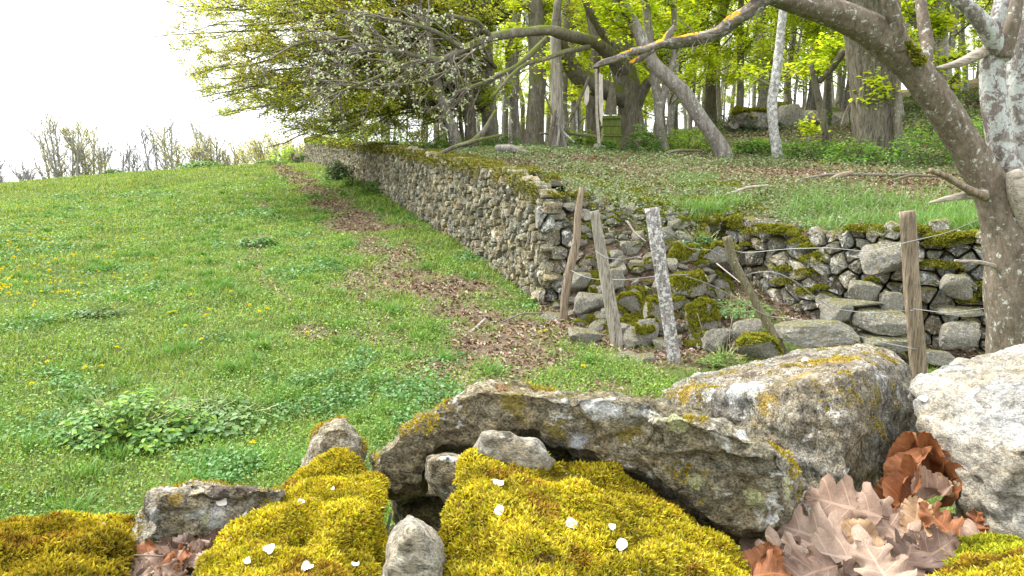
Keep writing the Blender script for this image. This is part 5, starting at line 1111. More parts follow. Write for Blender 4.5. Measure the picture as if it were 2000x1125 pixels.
a, ar = level(PT, RD, 10, .05, 1, (.5, 1.2), .42, .35, -.25, 9, .45, .14, .35, .7); b_, br = level(a, ar, 6, .1, 1, (.5, 1.2), .55, .3, -.35, 8, .6, .2, .4, .3); c, cr = level(b_, br, 2, .2, 1, (.5, 1.1), .5, .3, -.2, 5, .7, .2, .5, .12)
def clamp_env(A, B, root):
    px, py = proj(A[:, -1] + np.array(root.location)); env = np.interp(px, [300, 330, 370, 430, 520, 640, 700, 1000], [60, 100, 160, 225, 262, 272, 285, 285]); k = (py < env) & (px > 318); return A[k], B[k]
a, ar = clamp_env(a, ar, old); b_, br = clamp_env(b_, br, old); c, cr = clamp_env(c, cr, old)
mk3('twigs', merge([tubes(a, np.maximum(ar, .007), 4), tubes(b_, np.maximum(br, .0045), 3), tubes(c, np.maximum(cr, .0035), 3)]), M['twig'], old)
p, tg = on_twigs(np.concatenate([c]), 1, .75, .01); p = p[rng.random(len(p)) < .62]; q_ = []
for k in range(3):
    m = len(p); q_.append(leaves(p + rng.normal(0, .012, p.shape), nrm(rng.normal(0, .6, (m, 3)) + [0, -1, .2]), np.full(m, .055) * rng.uniform(.6, 1.3, m), np.full(m, .024), pick([(.52, .60, .40), (.64, .68, .53), (.42, .52, .30), (.60, .57, .50)], m, .1), .3, az=np.full(m, np.pi / 2) + rng.normal(0, .4, m)))
mk3('buds', merge(q_), M['bud'], old, True)

# -- spreading beech with olive canopy reaching over the meadow
bb = P(960, 285, 21.5); beech = empty('spreading_beech', (bb[0], bb[1], gz(bb[0], bb[1])), 'wide spreading beech whose olive green canopy sweeps low over wall and meadow', 'tree'); B0 = np.array(beech.location)
tp = px_line([(960, 290, 21.5), (956, 230, 21.5), (950, 140, 21.3), (945, 40, 21), (935, -120, 20.5), (930, -330, 20.5)]) - B0; tp[0, 2] = -.2
mk3('trunk', tube(tp, [.27, .21, .20, .18, .14, .06], 14, 40, .15, 5), M['bark_grey'], beech)
TG = [(322, 45, 17), (335, 78, 18), (350, 118, 17.5), (372, 160, 18), (395, 190, 18.5), (425, 215, 17.5), (465, 240, 18.5), (515, 258, 18), (560, 268, 19), (615, 270, 18), (660, 262, 19.5), (345, 5, 18.5), (380, -60, 18), (440, -120, 17), (520, -170, 18), (620, -200, 17), (340, 60, 20),
      (400, 120, 20), (450, 170, 21), (500, 210, 20.5), (560, 235, 21.5), (430, 90, 19), (480, 40, 18), (540, 10, 17), (600, -30, 17), (680, -60, 17.5), (560, 120, 20.5), (600, 170, 20), (660, 210, 19.5), (620, 60, 19), (700, 20, 18), (740, 235, 19), (800, 250, 20.5), (700, 130, 22), (470, 225, 16.5), (540, 60, 22), (760, -40, 18), (830, 10, 18.5), (900, -40, 17), (1010, -60, 17.5), (1100, 10, 18.5), (1180, -50, 18),
      (330, 100, 17), (350, 140, 19), (365, 25, 17), (400, 175, 17.2), (440, 130, 18), (500, 150, 17.5), (480, 215, 19.5), (540, 235, 17.5), (600, 225, 18), (430, 10, 19.5), (520, 60, 19), (590, 110, 18.2), (640, 150, 18.6), (560, -60, 19), (680, 175, 18),
      (385, 135, 16), (450, 200, 16.2), (570, 250, 16.5), (410, 30, 16), (500, -20, 15.5), (640, 245, 16.8), (720, 262, 17.5)]
LP = []
for q, (px, py, d) in enumerate(TG):
    e = P(px, py, d) - B0; zz = np.clip(e[2] * .55 + rng.uniform(.3, 1.6), 1.0, 7.5); s_ = np.array([np.interp(zz, tp[:, 2], tp[:, 0]), np.interp(zz, tp[:, 2], tp[:, 1]), zz]); t = np.linspace(0, 1, 14)[:, None]
    L_ = s_ + (e - s_) * t; L_[:, 2] += np.sin(np.pi * t[:, 0] ** .8) * .09 * np.linalg.norm(e - s_) * rng.uniform(.3, 1.2); L_ += np.cumsum(rng.normal(0, .075, (14, 3)), 0) * np.array([1, 1, .8]); LP.append(L_)
PT = np.stack(LP); RD = np.linspace(.06, .008, 14)[None] * rng.uniform(.7, 1.2, (len(LP), 1))
a, ar = level(PT, RD, 17, .22, 1, (.4, .95), .32, .75, .10, 8, .5, .16, .3, .7); b_, br = level(a, ar, 5, .1, 1, (.4, .9), .5, .7, .08, 6, .6, .18, .4, .3); c, cr = level(b_, br, 3, .2, 1, (.4, .9), .55, .7, .05, 4, .7, .16, .5, .15)
a, ar = clamp_env(a, ar, beech); b_, br = clamp_env(b_, br, beech); c, cr = clamp_env(c, cr, beech)
for q in range(len(LP)):
    if q % 1 == 0: pass
mk3('limbs', tubes(PT, RD, 6), M['bark_dark'], beech)
mk3('twigs', merge([tubes(a, np.maximum(ar, .006), 4), tubes(b_, np.maximum(br, .0042), 3), tubes(c, np.maximum(cr, .003), 3)]), M['twig2'], beech)
p1, _ = on_twigs(c, 7, .15, .045); p2, _ = on_twigs(b_, 6, .2, .06); p3, _ = on_twigs(a, 7, .3, .07); p = np.concatenate([p1, p2, p3]); cl = fbm(p * 1.1, 3, 5); kp = rng.random(len(p)) < np.clip(.85 + cl * 1.1, .15, 1); p, cl = p[kp], cl[kp]; m = len(p)
L = .056 * rng.uniform(.6, 1.3, m); w_ = np.clip((p[:, 2] - 3.0) / 2.2 + fbm(p * .6, 2, 8) * 1.6, 0, 1)[:, None]
cc = pick([(.34, .38, .06), (.40, .45, .08), (.27, .34, .05), (.46, .44, .11)], m, .15) * (1 - w_ * .85) + w_ * .85 * pick([(.52, .36, .08), (.58, .36, .11), (.46, .38, .07)], m, .15)
mk3('crown', leaves(p, tilt(m, .9), L, L * .6, np.clip(cc, 0, 1), .15), M['leaf'], beech, True)
rng = rng_k

# -- lichened tree close by
th = trunk_tree('lichened_tree', 'twisted lichen crusted tree with one thick limb arching over towards the wood',
    [(2020, 880, 4.6, 80), (2012, 740, 4.6, 72), (2006, 640, 4.6, 72), (1992, 575, 4.6, 66), (1990, 510, 4.6, 60), (1972, 440, 4.6, 48), (1948, 390, 4.6, 38), (1925, 348, 4.6, 32), (1886, 285, 4.58, 29), (1849, 225, 4.55, 29), (1812, 170, 4.52, 29), (1778, 125, 4.5, 30), (1745, 92, 4.45, 31), (1700, 55, 4.4, 29), (1640, 28, 4.35, 26), (1570, 6, 4.3, 23), (1490, -18, 4.2, 19), (1380, -60, 4.1, 15), (1250, -130, 4.0, 9)],
    M['bark_thorn'], sides=40, res=170, wob=.14, seed=31, flare=1.25,
    extra=[[(2010, 500, 4.62, 48), (1992, 430, 4.62, 38), (1972, 350, 4.62, 29), (1953, 270, 4.62, 25), (1938, 190, 4.62, 23), (1938, 120, 4.62, 23), (1952, 50, 4.62, 20), (1968, -20, 4.62, 18), (1980, -200, 4.6, 14)],
           [(2035, 480, 4.66, 40), (2014, 380, 4.7, 30), (1998, 280, 4.72, 22), (1985, 180, 4.74, 21), (1995, 80, 4.76, 22), (2012, -40, 4.8, 18)],
           [(1755, 95, 4.4, 18), (1750, 50, 4.35, 15), (1735, 0, 4.3, 13), (1730, -100, 4.3, 9)],
           [(1800, 150, 4.5, 13), (1812, 90, 4.6, 12), (1800, 20, 4.7, 10), (1795, -60, 4.8, 8)]])
mats = [c_ for c_ in th.children if c_.name.startswith('limb')]
for c_ in mats[:2]: c_.data.materials[0] = M['bark_flaky']
T0 = np.array(th.location)
def th_part(name, L, mat, sides=10, res=24, wob=.2, seed=0, flat=1.0):
    q = px_line(L) - T0; o = mk3(name, tube(q, np.array([a_[3] * a_[2] / F for a_ in L]), sides, res, wob, seed, True, flat), mat, th); return o
th_part('dead_branch', [(1925, 378, 4.5, 9), (1880, 382, 4.45, 8), (1850, 388, 4.42, 6), (1815, 396, 4.4, 2)], M['deadwood'], seed=1)
th_part('dead_branch', [(1925, 385, 4.5, 9), (1890, 370, 4.4, 7), (1850, 345, 4.35, 6), (1815, 332, 4.3, 4)], M['post_brown'], seed=2)
th_part('dead_branch', [(1945, 92, 4.62, 11), (1905, 108, 4.55, 10), (1870, 125, 4.5, 8), (1830, 133, 4.48, 3)], M['deadwood'], seed=3)
th_part('dead_branch', [(1950, 522, 4.55, 5), (1915, 512, 4.5, 4), (1865, 509, 4.45, 2.5)], M['deadwood'], seed=4)
th_part('broken_stub', [(2035, 470, 4.5, 30), (2010, 420, 4.47, 26), (1990, 370, 4.45, 22), (1978, 335, 4.45, 13)], M['deadwood'], seed=5, sides=16)
th_part('dead_branch', [(1960, 110, 4.6, 20), (1925, 50, 4.5, 16), (1890, 10, 4.45, 13), (1830, -20, 4.4, 9)], M['bark_flaky'], seed=6)
th_part('dead_branch', [(1960, 110, 4.55, 14), (1980, 40, 4.5, 13), (1990, -20, 4.5, 10)], M['bark_thorn'], seed=7)
th_part('orange_branch', [(1520, -20, 4.2, 15), (1480, 8, 4.2, 12), (1455, 28, 4.2, 12), (1432, 36, 4.2, 10), (1405, 62, 4.2, 11), (1380, 72, 4.2, 12), (1345, 76, 4.2, 10), (1318, 84, 4.2, 12), (1295, 84, 4.2, 8), (1265, 98, 4.2, 9), (1240, 100, 4.2, 9), (1222, 108, 4.2, 7), (1195, 118, 4.2, 7), (1175, 124, 4.2, 7), (1158, 131, 4.2, 2)], M['bark_orange'], 14, 90, .55, 8)
th_part('orange_branch', [(1275, 96, 4.2, 7), (1252, 112, 4.2, 6), (1230, 124, 4.2, 4)], M['bark_orange'], seed=9)
th_part('orange_branch', [(1292, 90, 4.2, 7), (1305, 68, 4.2, 7), (1318, 52, 4.2, 5)], M['bark_orange'], seed=10)
th_part('orange_branch', [(1470, 15, 4.25, 6), (1448, 40, 4.27, 5.5), (1420, 62, 4.28, 5), (1350, 88, 4.3, 4.5), (1310, 90, 4.3, 3)], M['bark_dark'], seed=11)
rng_k = rng; rng = np.random.default_rng(5)
PT = np.stack([resamp(px_line(s_), [.01] * len(s_), 14)[0] for s_ in [[(1520, -20, 4.2), (1440, 32, 4.2), (1290, 92, 4.2), (1160, 129, 4.2)], [(1765, 60, 4.35), (1745, -10, 4.3), (1740, -100, 4.3)], [(1510, -28, 4.2), (1380, -75, 4.1), (1250, -150, 4.0)]]]) - T0
a, ar = level(PT, np.full(PT.shape[:2], .010), 9, .1, 1, (.5, 1.4), .22, .3, -.1, 8, .35, .25, .4, .12); b_, br = level(a, ar, 3, .1, 1, (.5, 1.3), .5, .3, -.2, 6, .6, .25, .5, .05)
mk3('twigs', merge([tubes(a, np.maximum(ar, .0014), 4), tubes(b_, np.maximum(br, .0008), 3)]), M['twig'], th)
def tuft(c, rr, m, size, parent, cols_=MOSSC, mat='moss2'):
    d = nrm(rng.normal(size=(m, 3))); p = c + d * np.array(rr) * (1 + .4 * fbm(d * 2.5 + c, 2, 3)[:, None]); L = size * rng.uniform(.5, 1.4, m); return blades(p, nrm(d + [0, -.2, .3]), L, L * .6, rng.uniform(0, .6, m), rng.uniform(0, .8, m), pick(cols_, m, .2), 2)
tl = [tuft(P(px, py, 4.4) - T0, (.035, .05, .02), 700, .014, None) for px, py in [(1735, 62), (1752, 72), (1765, 88), (1780, 100), (1722, 48), (1792, 118)]]
mk3('moss', merge(tl), M['moss2'], th, True)
rng = rng_k

# -- far trees beyond the crest of the meadow
FG = 'bare spring trees beyond the meadow crest'
def far_tree(px, top, d, n, wid, label, leafy, seed, cols=((.42, .44, .22), (.50, .48, .30))):
    global rng; keep_ = rng; rng = np.random.default_rng(seed + 900)
    g = P(px, 362, d); zb = gz(g[0], d); H = (P(px, top, d)[2] - zb) * 1.08; n += 1; root = empty('far_tree', (g[0], d, zb), label, 'tree', FG)
    PTs, RDs = [], []
    for k in range(n):
        ox = (k - (n - 1) / 2) / max(n - 1, 1); t = np.linspace(0, 1, 14); h = H * rng.uniform(.85, 1.0); q = np.stack([ox * wid * .35 + ox * wid * .65 * t ** 1.2 + np.cumsum(rng.normal(0, .05, 14)), rng.normal(0, .5) * t, h * t - .2 * (t == 0)], 1); PTs.append(q); RDs.append(.15 * (1 - .75 * t))
        TR_ = [] if k == 0 else TR_; TR_.append(mk3('trunk', tube(q, RDs[-1], 6, 14, .1, k), M['glare_twig'], root))
    PT = np.stack(PTs); RD = np.stack(RDs); a, ar = level(PT, RD, 20, .28, .95, (.5, 1.0), .42, .15, .45, 8, .45, .12, .35, 1.2); b_, br = level(a, ar, 5, .15, 1, (.35, .9), .5, .2, .35, 5, .6, .14, .5, .5)
    for k in range(n):
        a1 = slice(k * 20, (k + 1) * 20); b1 = slice(k * 100, (k + 1) * 100); mk3('branches', merge([tubes(a[a1], np.maximum(ar[a1], .026), 3), tubes(b_[b1], np.maximum(br[b1], .017), 3)]), M['glare_twig'], TR_[k])
    if leafy:
        p, _ = on_twigs(b_, leafy, .2, .12); m = len(p); L = .11 * rng.uniform(.6, 1.3, m); mk3('crown', leaves(p, tilt(m, 1.2), L, L * .6, pick(cols, m, .1), .1), M['leaf'], root, True)
    rng = keep_
for q, a_ in enumerate([(125, 246, 62, 5, 3.2, 'broad multi stemmed bare tree, largest in the row on the meadow horizon', 5), (172, 262, 64, 2, 1.2, 'narrow tree with pale leaves beside the broadest horizon tree', 12), (208, 290, 66, 2, .7, 'small thin tree between the broad tree and the twin crowned one', 0), (252, 288, 66, 2, 1.2, 'leaning low bare tree on the meadow horizon', 0),
    (318, 250, 62, 3, 3.0, 'bare grey tree forked into two open crowns on the meadow horizon', 0), (372, 285, 60, 4, 3.2, 'low tree with fuzzy pale yellow leaves on the horizon', 9), (415, 262, 62, 2, 1.6, 'thin bare tree rising above pale leafy neighbours', 3), (452, 292, 62, 3, 2.6, 'low fuzzy yellowish tree by the bright weed clump', 9), (515, 292, 58, 3, 3, 'pale yellow leafy tree near the end of the stone wall', 14), (555, 280, 56, 3, 2.5, 'pale green leafy tree just beyond the end of the wall', 16), (2, 305, 64, 2, .8, 'bare tree cut by the edge of the view at the lowest horizon', 0), (45, 338, 60, 2, 1.0, 'lowest scrubby bare tree on the horizon', 0)]):
    far_tree(*a_[:6], leafy=a_[6], seed=q)

# ------------------------------------------------------------------ shrubs, nettles, ferns
def bush(name, label, px, py, d, rr, m, leafL, cols_, seed, cat='shrub', group=None, mat='leaf', ns=14):
    global rng; keep_ = rng; rng = np.random.default_rng(seed + 300)
    c = P(px, py, d); g = gz(c[0], c[1]); root = empty(name, (c[0], c[1], g), label, cat, group); rr = np.array(rr)
    t = np.linspace(0, 1, 7); st = []
    for k in range(ns):
        e = nrm(rng.normal(size=3)) * rr * .8; e[2] = abs(e[2]) + rr[2] * .3; st.append(np.stack([e[0] * t, e[1] * t, e[2] * t ** .8], 1) + np.cumsum(rng.normal(0, .02, (7, 3)), 0) * rr[2])
    PT = np.stack(st); b_, br = level(PT, np.full((ns, 7), .006 + .002 * d / 10), 4, .3, 1, (.4, 1), .5, .3, .1, 5, .7)
    mk3('stems', merge([tubes(PT, np.full((ns, 7), .004 + .0006 * d / 5), 4), tubes(b_, np.maximum(br, .002), 3)]), M['stem' if mat == 'grass' else 'twig2'], root)
    d_ = nrm(rng.normal(size=(m, 3))); d_[:, 2] = np.abs(d_[:, 2]); rad_ = rng.uniform(.45, 1.0, m) ** .6 * (1 + .35 * fbm(d_ * 2.2 + seed, 3, seed)); p = d_ * rr * rad_[:, None] + [0, 0, .02]
    kp = fbm(p / rr.max() * 3 + seed, 2, seed + 3) > -.18; p = p[kp]; d_ = d_[kp]; m = len(p); L = leafL * rng.uniform(.6, 1.3, m)
    mk3('leaves', leaves(p, nrm(d_ * .5 + tilt(m, .7)), L, L * .62, pick(cols_, m, .2), .15), M[mat], root, True); rng = keep_; return root
DK = [(.035, .075, .03), (.05, .10, .04), (.03, .06, .03), (.08, .13, .06)]; MG_ = [(.10, .22, .04), (.15, .28, .05), (.20, .33, .07), (.08, .17, .04)]; YG = [(.22, .36, .04), (.30, .42, .05), (.16, .28, .04)]
bush('holly_bush', 'small dark green bush pressed against the foot of the long wall', 660, 345, 22.5, (.42, .4, .55), 1500, .06, DK, 1, group=None)
bush('wall_shrub', 'light green shrub growing at the wall foot near the dark bush', 735, 385, 18.3, (.45, .3, .3), 900, .05, MG_, 2)
bush('wall_shrub', 'low green weeds trailing from the foot of the wall below the dark bush', 690, 372, 20.5, (.35, .3, .2), 500, .05, MG_, 22)
bush('end_bush', 'dark evergreen bush behind the far end of the wall', 590, 312, 40, (.7, .6, .9), 900, .12, DK, 3)
bush('end_bush', 'bright green bush above the far end of the wall', 575, 300, 43, (1.6, 1, 1.7), 2200, .13, YG, 4)
bush('nettle_patch', 'large leafy nettle clump with pale green leaves in the near meadow', 275, 885, 4.75, (.50, .36, .24), 2300, .042, [(.14, .32, .05), (.20, .38, .06), (.28, .45, .05), (.09, .22, .04), (.20, .34, .12)], 5, 'nettles', mat='grass', ns=50)
bush('nettle_patch', 'spreading low nettle leaves beside the large clump', 420, 850, 5.0, (.5, .4, .09), 700, .045, [(.11, .22, .06), (.16, .27, .08), (.20, .30, .12)], 6, 'nettles', mat='grass')
bush('nettle_patch', 'dark green weed tuft alone in the middle of the meadow', 505, 460, 12.2, (.32, .25, .14), 420, .06, [(.07, .17, .04), (.11, .24, .05)], 7, 'weeds', mat='grass')
bush('weed_clump', 'broad bright green weed clump on the meadow crest', 402, 342, 33.5, (1.15, .6, .32), 1500, .10, [(.12, .25, .04), (.18, .32, .05)], 8, 'weeds', mat='grass')
bush('weed_clump', 'small bright weed clump on the crest by the wall end', 530, 330, 36, (.8, .5, .26), 800, .10, [(.12, .25, .04), (.18, .32, .05)], 9, 'weeds', mat='grass')
bush('weed_clump', 'tiny weed clump with bare earth on the crest', 222, 347, 31.5, (.4, .3, .18), 300, .08, [(.10, .22, .04), (.15, .26, .06)], 10, 'weeds', mat='grass')
bush('weed_clump', 'small dark weed patch in the lower meadow', 200, 600, 8.0, (.3, .22, .07), 260, .045, [(.07, .17, .04), (.11, .22, .06)], 11, 'weeds', mat='grass')
bush('fern_tuft', 'fern tuft hanging over the crest of the rubble slope', 1368, 452, 8.75, (.26, .2, .20), 700, .045, [(.08, .18, .05), (.12, .24, .07), (.06, .13, .04)], 12, 'fern', mat='grass')
bush('ground_ivy', 'low green herbs in the leafy hollow behind the thin leaning post', 1440, 600, 8.0, (.40, .35, .13), 900, .03, [(.12, .25, .07), (.17, .30, .09)], 13, 'herbs', mat='grass')
bush('ground_ivy', 'small green herb at the foot of the thin leaning post', 1410, 705, 6.5, (.16, .14, .09), 260, .035, [(.22, .38, .07), (.17, .30, .06)], 14, 'herbs', mat='grass')
SH = 'leafy undergrowth shrubs in the wood'
for q, (px, py, d, w_, h_, cs, lab) in enumerate([(1265, 285, 15.8, .45, .55, MG_, 'ivy like shrub at the foot of the old gnarled tree'), (1345, 285, 16.5, .7, .45, YG, 'light green shrub between old tree and bowed trunk'), (1590, 300, 14.6, .7, .35, MG_, 'low shrub under the thin dark stem'), (1675, 300, 13.8, .6, .4, MG_, 'shrub hiding the foot of the massive oak'), (1800, 310, 13.4, .7, .55, MG_, 'dense green shrub between oak and arching limb'), (1860, 280, 15.5, .9, .8, MG_, 'taller shrub behind the arching limb'), (1960, 300, 14, .9, .8, MG_, 'shrub seen through the fork of the lichened tree'),
    (1455, 215, 20.2, 1.0, .55, DK, 'dark ivy mat over the rock outcrop'), (1560, 205, 20.5, 1.2, .35, MG_, 'green ivy along the top of the outcrop'), (1130, 285, 17, .5, .4, YG, 'small bright shrub behind the stick shelter'), (980, 280, 18.5, .6, .35, MG_, 'low shrub behind the fallen branch'), (820, 286, 19, 1.1, .5, MG_, 'shrub behind the mossy wall crest'), (740, 282, 23, 1.4, .7, YG, 'bright leafy shrub above the wall beneath the canopy'), (680, 278, 28, 1.4, .8, YG, 'pale shrub above the distant wall'), (1480, 290, 15.8, .6, .3, MG_, 'low herb layer beside the slim pale stem'), (900, 284, 21, .8, .4, YG, 'small shrub near the tilted trunk'), (1180, 286, 15.4, .25, .2, MG_, 'nettle tuft before the green wooden box')]):
    bush('woodland_shrub', lab, px, py, d, (w_, w_ * .8, h_), 1500, .055, cs, 40 + q, group=SH)

# ------------------------------------------------------------------ outcrop, fallen wood, hive box, stick shelter
for q, (px, py, hw, hh_, d, lab) in enumerate([(1478, 236, 48, 20, 20, 'shadowed boulder below the ivy mat in the outcrop'), (1545, 228, 24, 26, 19.6, 'upright angular slab behind the slim pale stem'), (1592, 232, 34, 16, 19.6, 'low rectangular rock in the outcrop'), (1640, 232, 28, 14, 19.8, 'rock at the oak end of the outcrop'), (1433, 244, 22, 14, 20.2, 'small rock at the bowed trunk end of the outcrop'), (1520, 214, 30, 12, 20.6, 'flat rock on top of the outcrop'), (1005, 295, 26, 9, 14.5, 'pale rock by the fallen log on the terrace'), (1172, 290, 12, 8, 15.3, 'small pale stone beside the green wooden box')]):
    k = [0, 5, 3, 1, 7, 6, 2, 4][q]; base = np.array([(1, .7, .42), (1, .8, .6), (.9, .6, .7)][k % 3]); sc = d / F; put_rock(k, P(px, py, d), (0, .1 * (-1) ** q, .4 * q), (hw * sc / base[0] / .8, hw * sc * .8 / base[1], hh_ * sc / base[2] / .8), q in (0, 5), lab, 'rocks in the wood', 'outcrop_rock')
def log(name, L, label, mat, cat='dead branch', seed=0, wob=.2, group='fallen branches on the terrace'):
    pts = px_line([a[:3] for a in L]); V, Fs, C = tube(pts - pts[0], np.array([a[3] * a[2] / F for a in L]), 9, 26, wob, seed); o = mk(name, V, Fs, M[mat]); o.location = pts[0]; tag(o, label, cat, group); return o
log('fallen_branch', [(845, 306, 13.6, 3), (890, 286, 13.8, 4), (925, 276, 14, 5), (950, 250, 14.2, 5), (968, 216, 14.4, 3)], 'dark crooked branch rearing up from the terrace edge near the wall crest', 'bark_dark')
log('fallen_branch', [(890, 286, 13.8, 3), (940, 272, 13.8, 3), (985, 262, 14, 2)], 'thinner side branch beside the dark crooked branch', 'bark_dark', seed=2)
log('fallen_log', [(968, 290, 14, 7), (1000, 290, 14, 9), (1030, 300, 13.9, 6)], 'short grey lichened log lying near the wall crest', 'bark_grey', seed=3)
log('fallen_log', [(1612, 358, 11.2, 5), (1635, 345, 11.3, 6), (1662, 337, 11.4, 5)], 'reddish brown rotten log lying amid leaves before the oak', 'post_brown', seed=4)
log('fallen_branch', [(1555, 352, 11.5, 2), (1620, 340, 11.6, 3), (1740, 342, 11.6, 3), (1800, 338, 11.8, 2)], 'long thin branch lying across the ground before the oak', 'twig', seed=5)
log('fallen_branch', [(1745, 352, 11, 3), (1780, 342, 11, 3), (1840, 345, 11, 2)], 'greenish stick on the ground near the lichened tree', 'twig2', seed=6)
log('fallen_branch', [(1300, 298, 14.5, 2.5), (1330, 293, 14.5, 3), (1370, 294, 14.6, 2)], 'dark stick lying at the foot of the bowed trunk', 'bark_dark', seed=7)
log('fallen_branch', [(1420, 380, 10.3, 2.5), (1460, 366, 10.4, 3), (1500, 362, 10.5, 2)], 'pale thin stick in the middle of the terrace', 'deadwood', seed=8)
log('fallen_branch', [(1645, 244, 15.5, 3), (1652, 222, 15.4, 3.5), (1660, 200, 15.3, 2)], 'bleached bent stick propped beside the oak trunk', 'deadwood', seed=9)
log('fallen_branch', [(1105, 345, 12.2, 3), (1130, 340, 12.3, 6), (1150, 352, 12.2, 3)], 'dark rotten stump piece on the terrace above the crooked pole', 'bark_dark', seed=10)
log('fallen_branch', [(1118, 368, 11.6, 3), (1140, 358, 11.7, 2)], 'small broken stick above the crooked pole', 'deadwood', seed=11)
log('fallen_branch', [(905, 655, 7.4, 3), (925, 645, 7.5, 3), (948, 622, 7.7, 2)], 'dead twig lying in the grass of the meadow', 'deadwood', seed=12, group='twigs on the meadow')
log('fallen_branch', [(978, 630, 7.7, 1.5), (1020, 612, 7.9, 2), (1062, 612, 8.0, 1.5)], 'thin grey twig in leaf litter at the wall corner', 'twig', seed=13, group='twigs on the meadow')
SG = 'poles of the stick shelter'
for q, a_ in enumerate([([(1072, 292, 15.4, 4), (1078, 250, 15.4, 5), (1085, 215, 15.4, 3)], 'dark thick pole of the stick shelter set before the dead trunk', 'bark_dark'), ([(1098, 264, 15.5, 2.5), (1125, 210, 15.5, 3.5), (1152, 148, 15.5, 3)], 'long slanting pole leaning from the shelter up to the furrowed trunk', 'bark_dark'),
    ([(1106, 290, 15.3, 2.5), (1096, 250, 15.4, 3), (1086, 222, 15.4, 2)], 'greenish pole of the stick shelter', 'bark_grey'), ([(1112, 284, 15.4, 2), (1090, 250, 15.5, 2.5), (1064, 185, 15.6, 2)], 'thin pole crossing the grey dead trunk', 'bark_dark'), ([(1088, 286, 15.2, 2.5), (1092, 262, 15.3, 2.5), (1090, 235, 15.4, 2)], 'short pole in the middle of the stick shelter', 'bark_grey'),
    ([(1122, 278, 15.4, 2), (1104, 262, 15.4, 2), (1086, 240, 15.5, 1.5)], 'pale stick spreading from the shelter base', 'bark_pale'), ([(1054, 261, 15.8, 2), (1110, 260, 15.8, 3), (1166, 267, 15.8, 3)], 'horizontal rail branch running to the furrowed trunk', 'bark_dark'), ([(1171, 290, 15.3, 3.5), (1166, 230, 15.3, 3), (1164, 135, 15.3, 3)], 'upright light brown pole standing against the green wooden box', 'deadwood'), ([(1127, 270, 15.9, 2), (1126, 200, 15.9, 2)], 'slim bleached pole behind the slanting pole', 'bark_pale')]):
    log('leaning_pole', a_[0], a_[1], a_[2], 'pole', 20 + q, .12, SG)
def plank(name, corners, t, d, mat, parent=None, base=np.zeros(3)):
    """thin board from a pixel outline at distance d"""
    n = len(corners); V = [P(x, y, d) - base for x, y in corners] + [P(x, y, d) + np.array([0, t, 0]) - base for x, y in corners]
    V = np.array(V); Fq = [[k, n + k, n + (k + 1) % n, (k + 1) % n] for k in range(n)]; c0 = V[:n].mean(0); c1 = V[n:].mean(0); V = np.concatenate([V, [c0], [c1]])
    T = [[(k + 1) % n, 2 * n, k] for k in range(n)] + [[n + k, 2 * n + 1, n + (k + 1) % n] for k in range(n)]
    return mk(name, V, [np.array(Fq), np.array(T)], mat, parent, smooth=False)
for q, (cs, lab) in enumerate([([(1170, 142), (1177, 146), (1178, 200), (1176, 246), (1172, 235), (1169, 190)], 'long white stripped splinter standing between pole and old tree'), ([(1146, 162), (1151, 172), (1150, 196), (1146, 206), (1141, 200), (1141, 176)], 'short white splinter hanging beside the furrowed trunk')]):
    c = P(cs[0][0], cs[0][1], 15.5); o = plank('white_splinter', cs, .03, 15.5, M['ivory'], None, c); o.location = c; tag(o, lab, 'wood splinter', 'white splinters')
hb = P(1195, 292, 16.0); hive = empty('hive_box', hb, 'algae green wooden box with plank door and ledge beneath the old gnarled tree', 'wooden box')
for q, (y0, y1) in enumerate([(232, 246), (247, 262), (263, 277), (278, 293)]):
    plank('board', [(1178 + (q % 2), y0), (1212 + q * .5, y0), (1213 + q * .5, y1), (1176 + (q % 2), y1)], .35, 16.0 + .004 * q, M['mossy_board'], hive, hb)
plank('ledge', [(1175, 226), (1213, 225), (1214, 231), (1174, 232)], .42, 15.95, M['mossy_board'], hive, hb); plank('roof_board', [(1192, 168), (1202, 172), (1205, 224), (1180, 224), (1183, 205)], .06, 16.1, M['bark_dark'], hive, hb); plank('batten', [(1180, 262.2), (1216, 263), (1216, 266), (1180, 265.4)], .02, 15.97, M['mossy_board'], hive, hb)

# ------------------------------------------------------------------ dandelions
def dand_head(s=1.0):
    m = 46; r_ = np.random.default_rng(2); az = r_.uniform(0, 6.28, m); k = np.concatenate([np.full(22, 1.25), np.full(14, .8), np.full(10, .35)]); n = np.stack([np.sin(k) * np.cos(az), np.sin(k) * np.sin(az), np.cos(k)], -1)
    V, Fs, C = blades(np.zeros((m, 3)), n, np.full(m, .019 * s), np.full(m, .0055 * s), np.zeros(m), np.full(m, .2), np.ones((m, 3)), 2); return V, Fs
def dandelion(px, py, d, label, stem=.10, s=1.0, lean=0):
    c = P(px, py, d); g = gz(c[0], c[1]); root = empty('dandelion', (c[0], c[1], g), label, 'dandelion', 'dandelions in the meadow'); V, Fs = dand_head(s * 1.15); h_ = max(c[2] - g, .045)
    o = mk('flower_head', V, Fs, M['dande'], root); o.location = (lean, 0, h_); o.rotation_euler = (.35, .1, px)
    mk3('stem', tube([(lean * -1.2, 0.01, 0), (0, 0, h_ * .5), (lean, 0, h_)], [.0022, .002, .002], 5, 6), M['stem'], root); return root
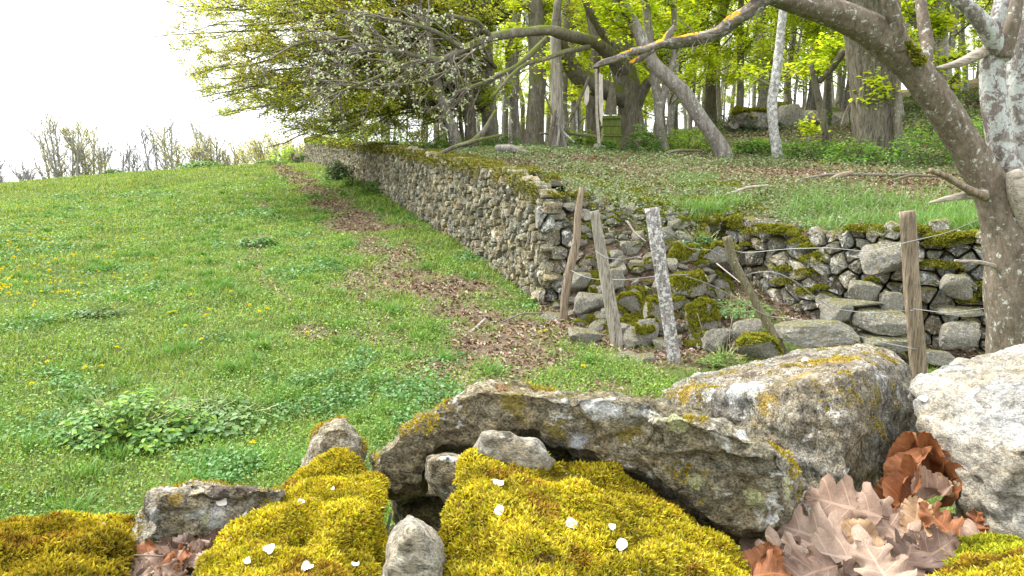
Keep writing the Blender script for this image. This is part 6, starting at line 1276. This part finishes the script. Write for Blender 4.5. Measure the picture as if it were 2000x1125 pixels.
NEAR = [(162, 719, 'with a leaning pale stalk'), (198, 716, 'beside the leaning stalked one'), (92, 708, 'low and orange near the edge'), (62, 751, 'at the lower edge of the meadow'), (330, 611, 'broad one in the middle distance'), (342, 609, 'close behind the broad one'), (362, 637, 'alone below the broad one'), (403, 616, 'lower of the close pair'), (408, 605, 'upper of the close pair'), (523, 607, 'on the worn track'), (488, 596, 'near the worn track'), (508, 611, 'between two others by the worn track'), (66, 596, 'in the tight pair'), (68, 590, 'top of the tight pair'), (228, 679, 'beside the dark weed patch'), (373, 566, 'upper one of three'), (374, 578, 'lower one of three'), (451, 570, 'orange one by a dark weed'), (600, 650, 'faint one near the bare soil'), (1067, 646, 'at the foot of the wall corner'), (1055, 649, 'smaller one by the wall corner'), (1139, 716, 'below the flat slab stones'), (493, 866, 'low one beside the nettles'), (625, 473, 'single one high by the wall litter'), (223, 603, 'by the dark weed tuft'), (394, 666, 'small one in clover')]
def d_at(px, py):
    lo, hi = 2.0, 40.0; 
    ds = np.geomspace(2.5, 36, 220); pp = np.array([P(px, py, d) for d in ds]); gg = ground(pp[:, 0], pp[:, 1], False); k = np.nonzero(pp[:, 2] - .06 < gg)[0]; return ds[k[0]] if len(k) else None
for q, (px, py, wh) in enumerate(NEAR):
    d = d_at(px, py)
    if d: dandelion(px, py, d, 'yellow dandelion ' + wh, s=1.15, lean=.02 if q == 0 else 0)
rd = np.random.default_rng(4); Vh, Fh = dand_head(1.5); sh = mk('dandelion_shape', Vh, Fh, M['dande'], link=False); n_ = 0
while n_ < 170:
    px = 620 * rd.beta(.9, 2.0) - 10; py = rd.uniform(365, 580)
    if rd.random() > .25 and px + (py - 365) * .8 > 330: continue
    d = d_at(px, py)
    if d is None or d > 30: continue
    c = P(px, py, d); g = gz(c[0], c[1]); o = sh.copy(); col.objects.link(o); o.name = 'dandelion'; o.location = (c[0], c[1], g + .07); o.rotation_euler = (.3, 0, rd.uniform(0, 6)); o.scale = (rd.uniform(.55, 1.1),) * 3; tag(o, 'small yellow dandelion head scattered with others over the upper meadow slope', 'dandelion', 'dandelions on the upper meadow'); n_ += 1
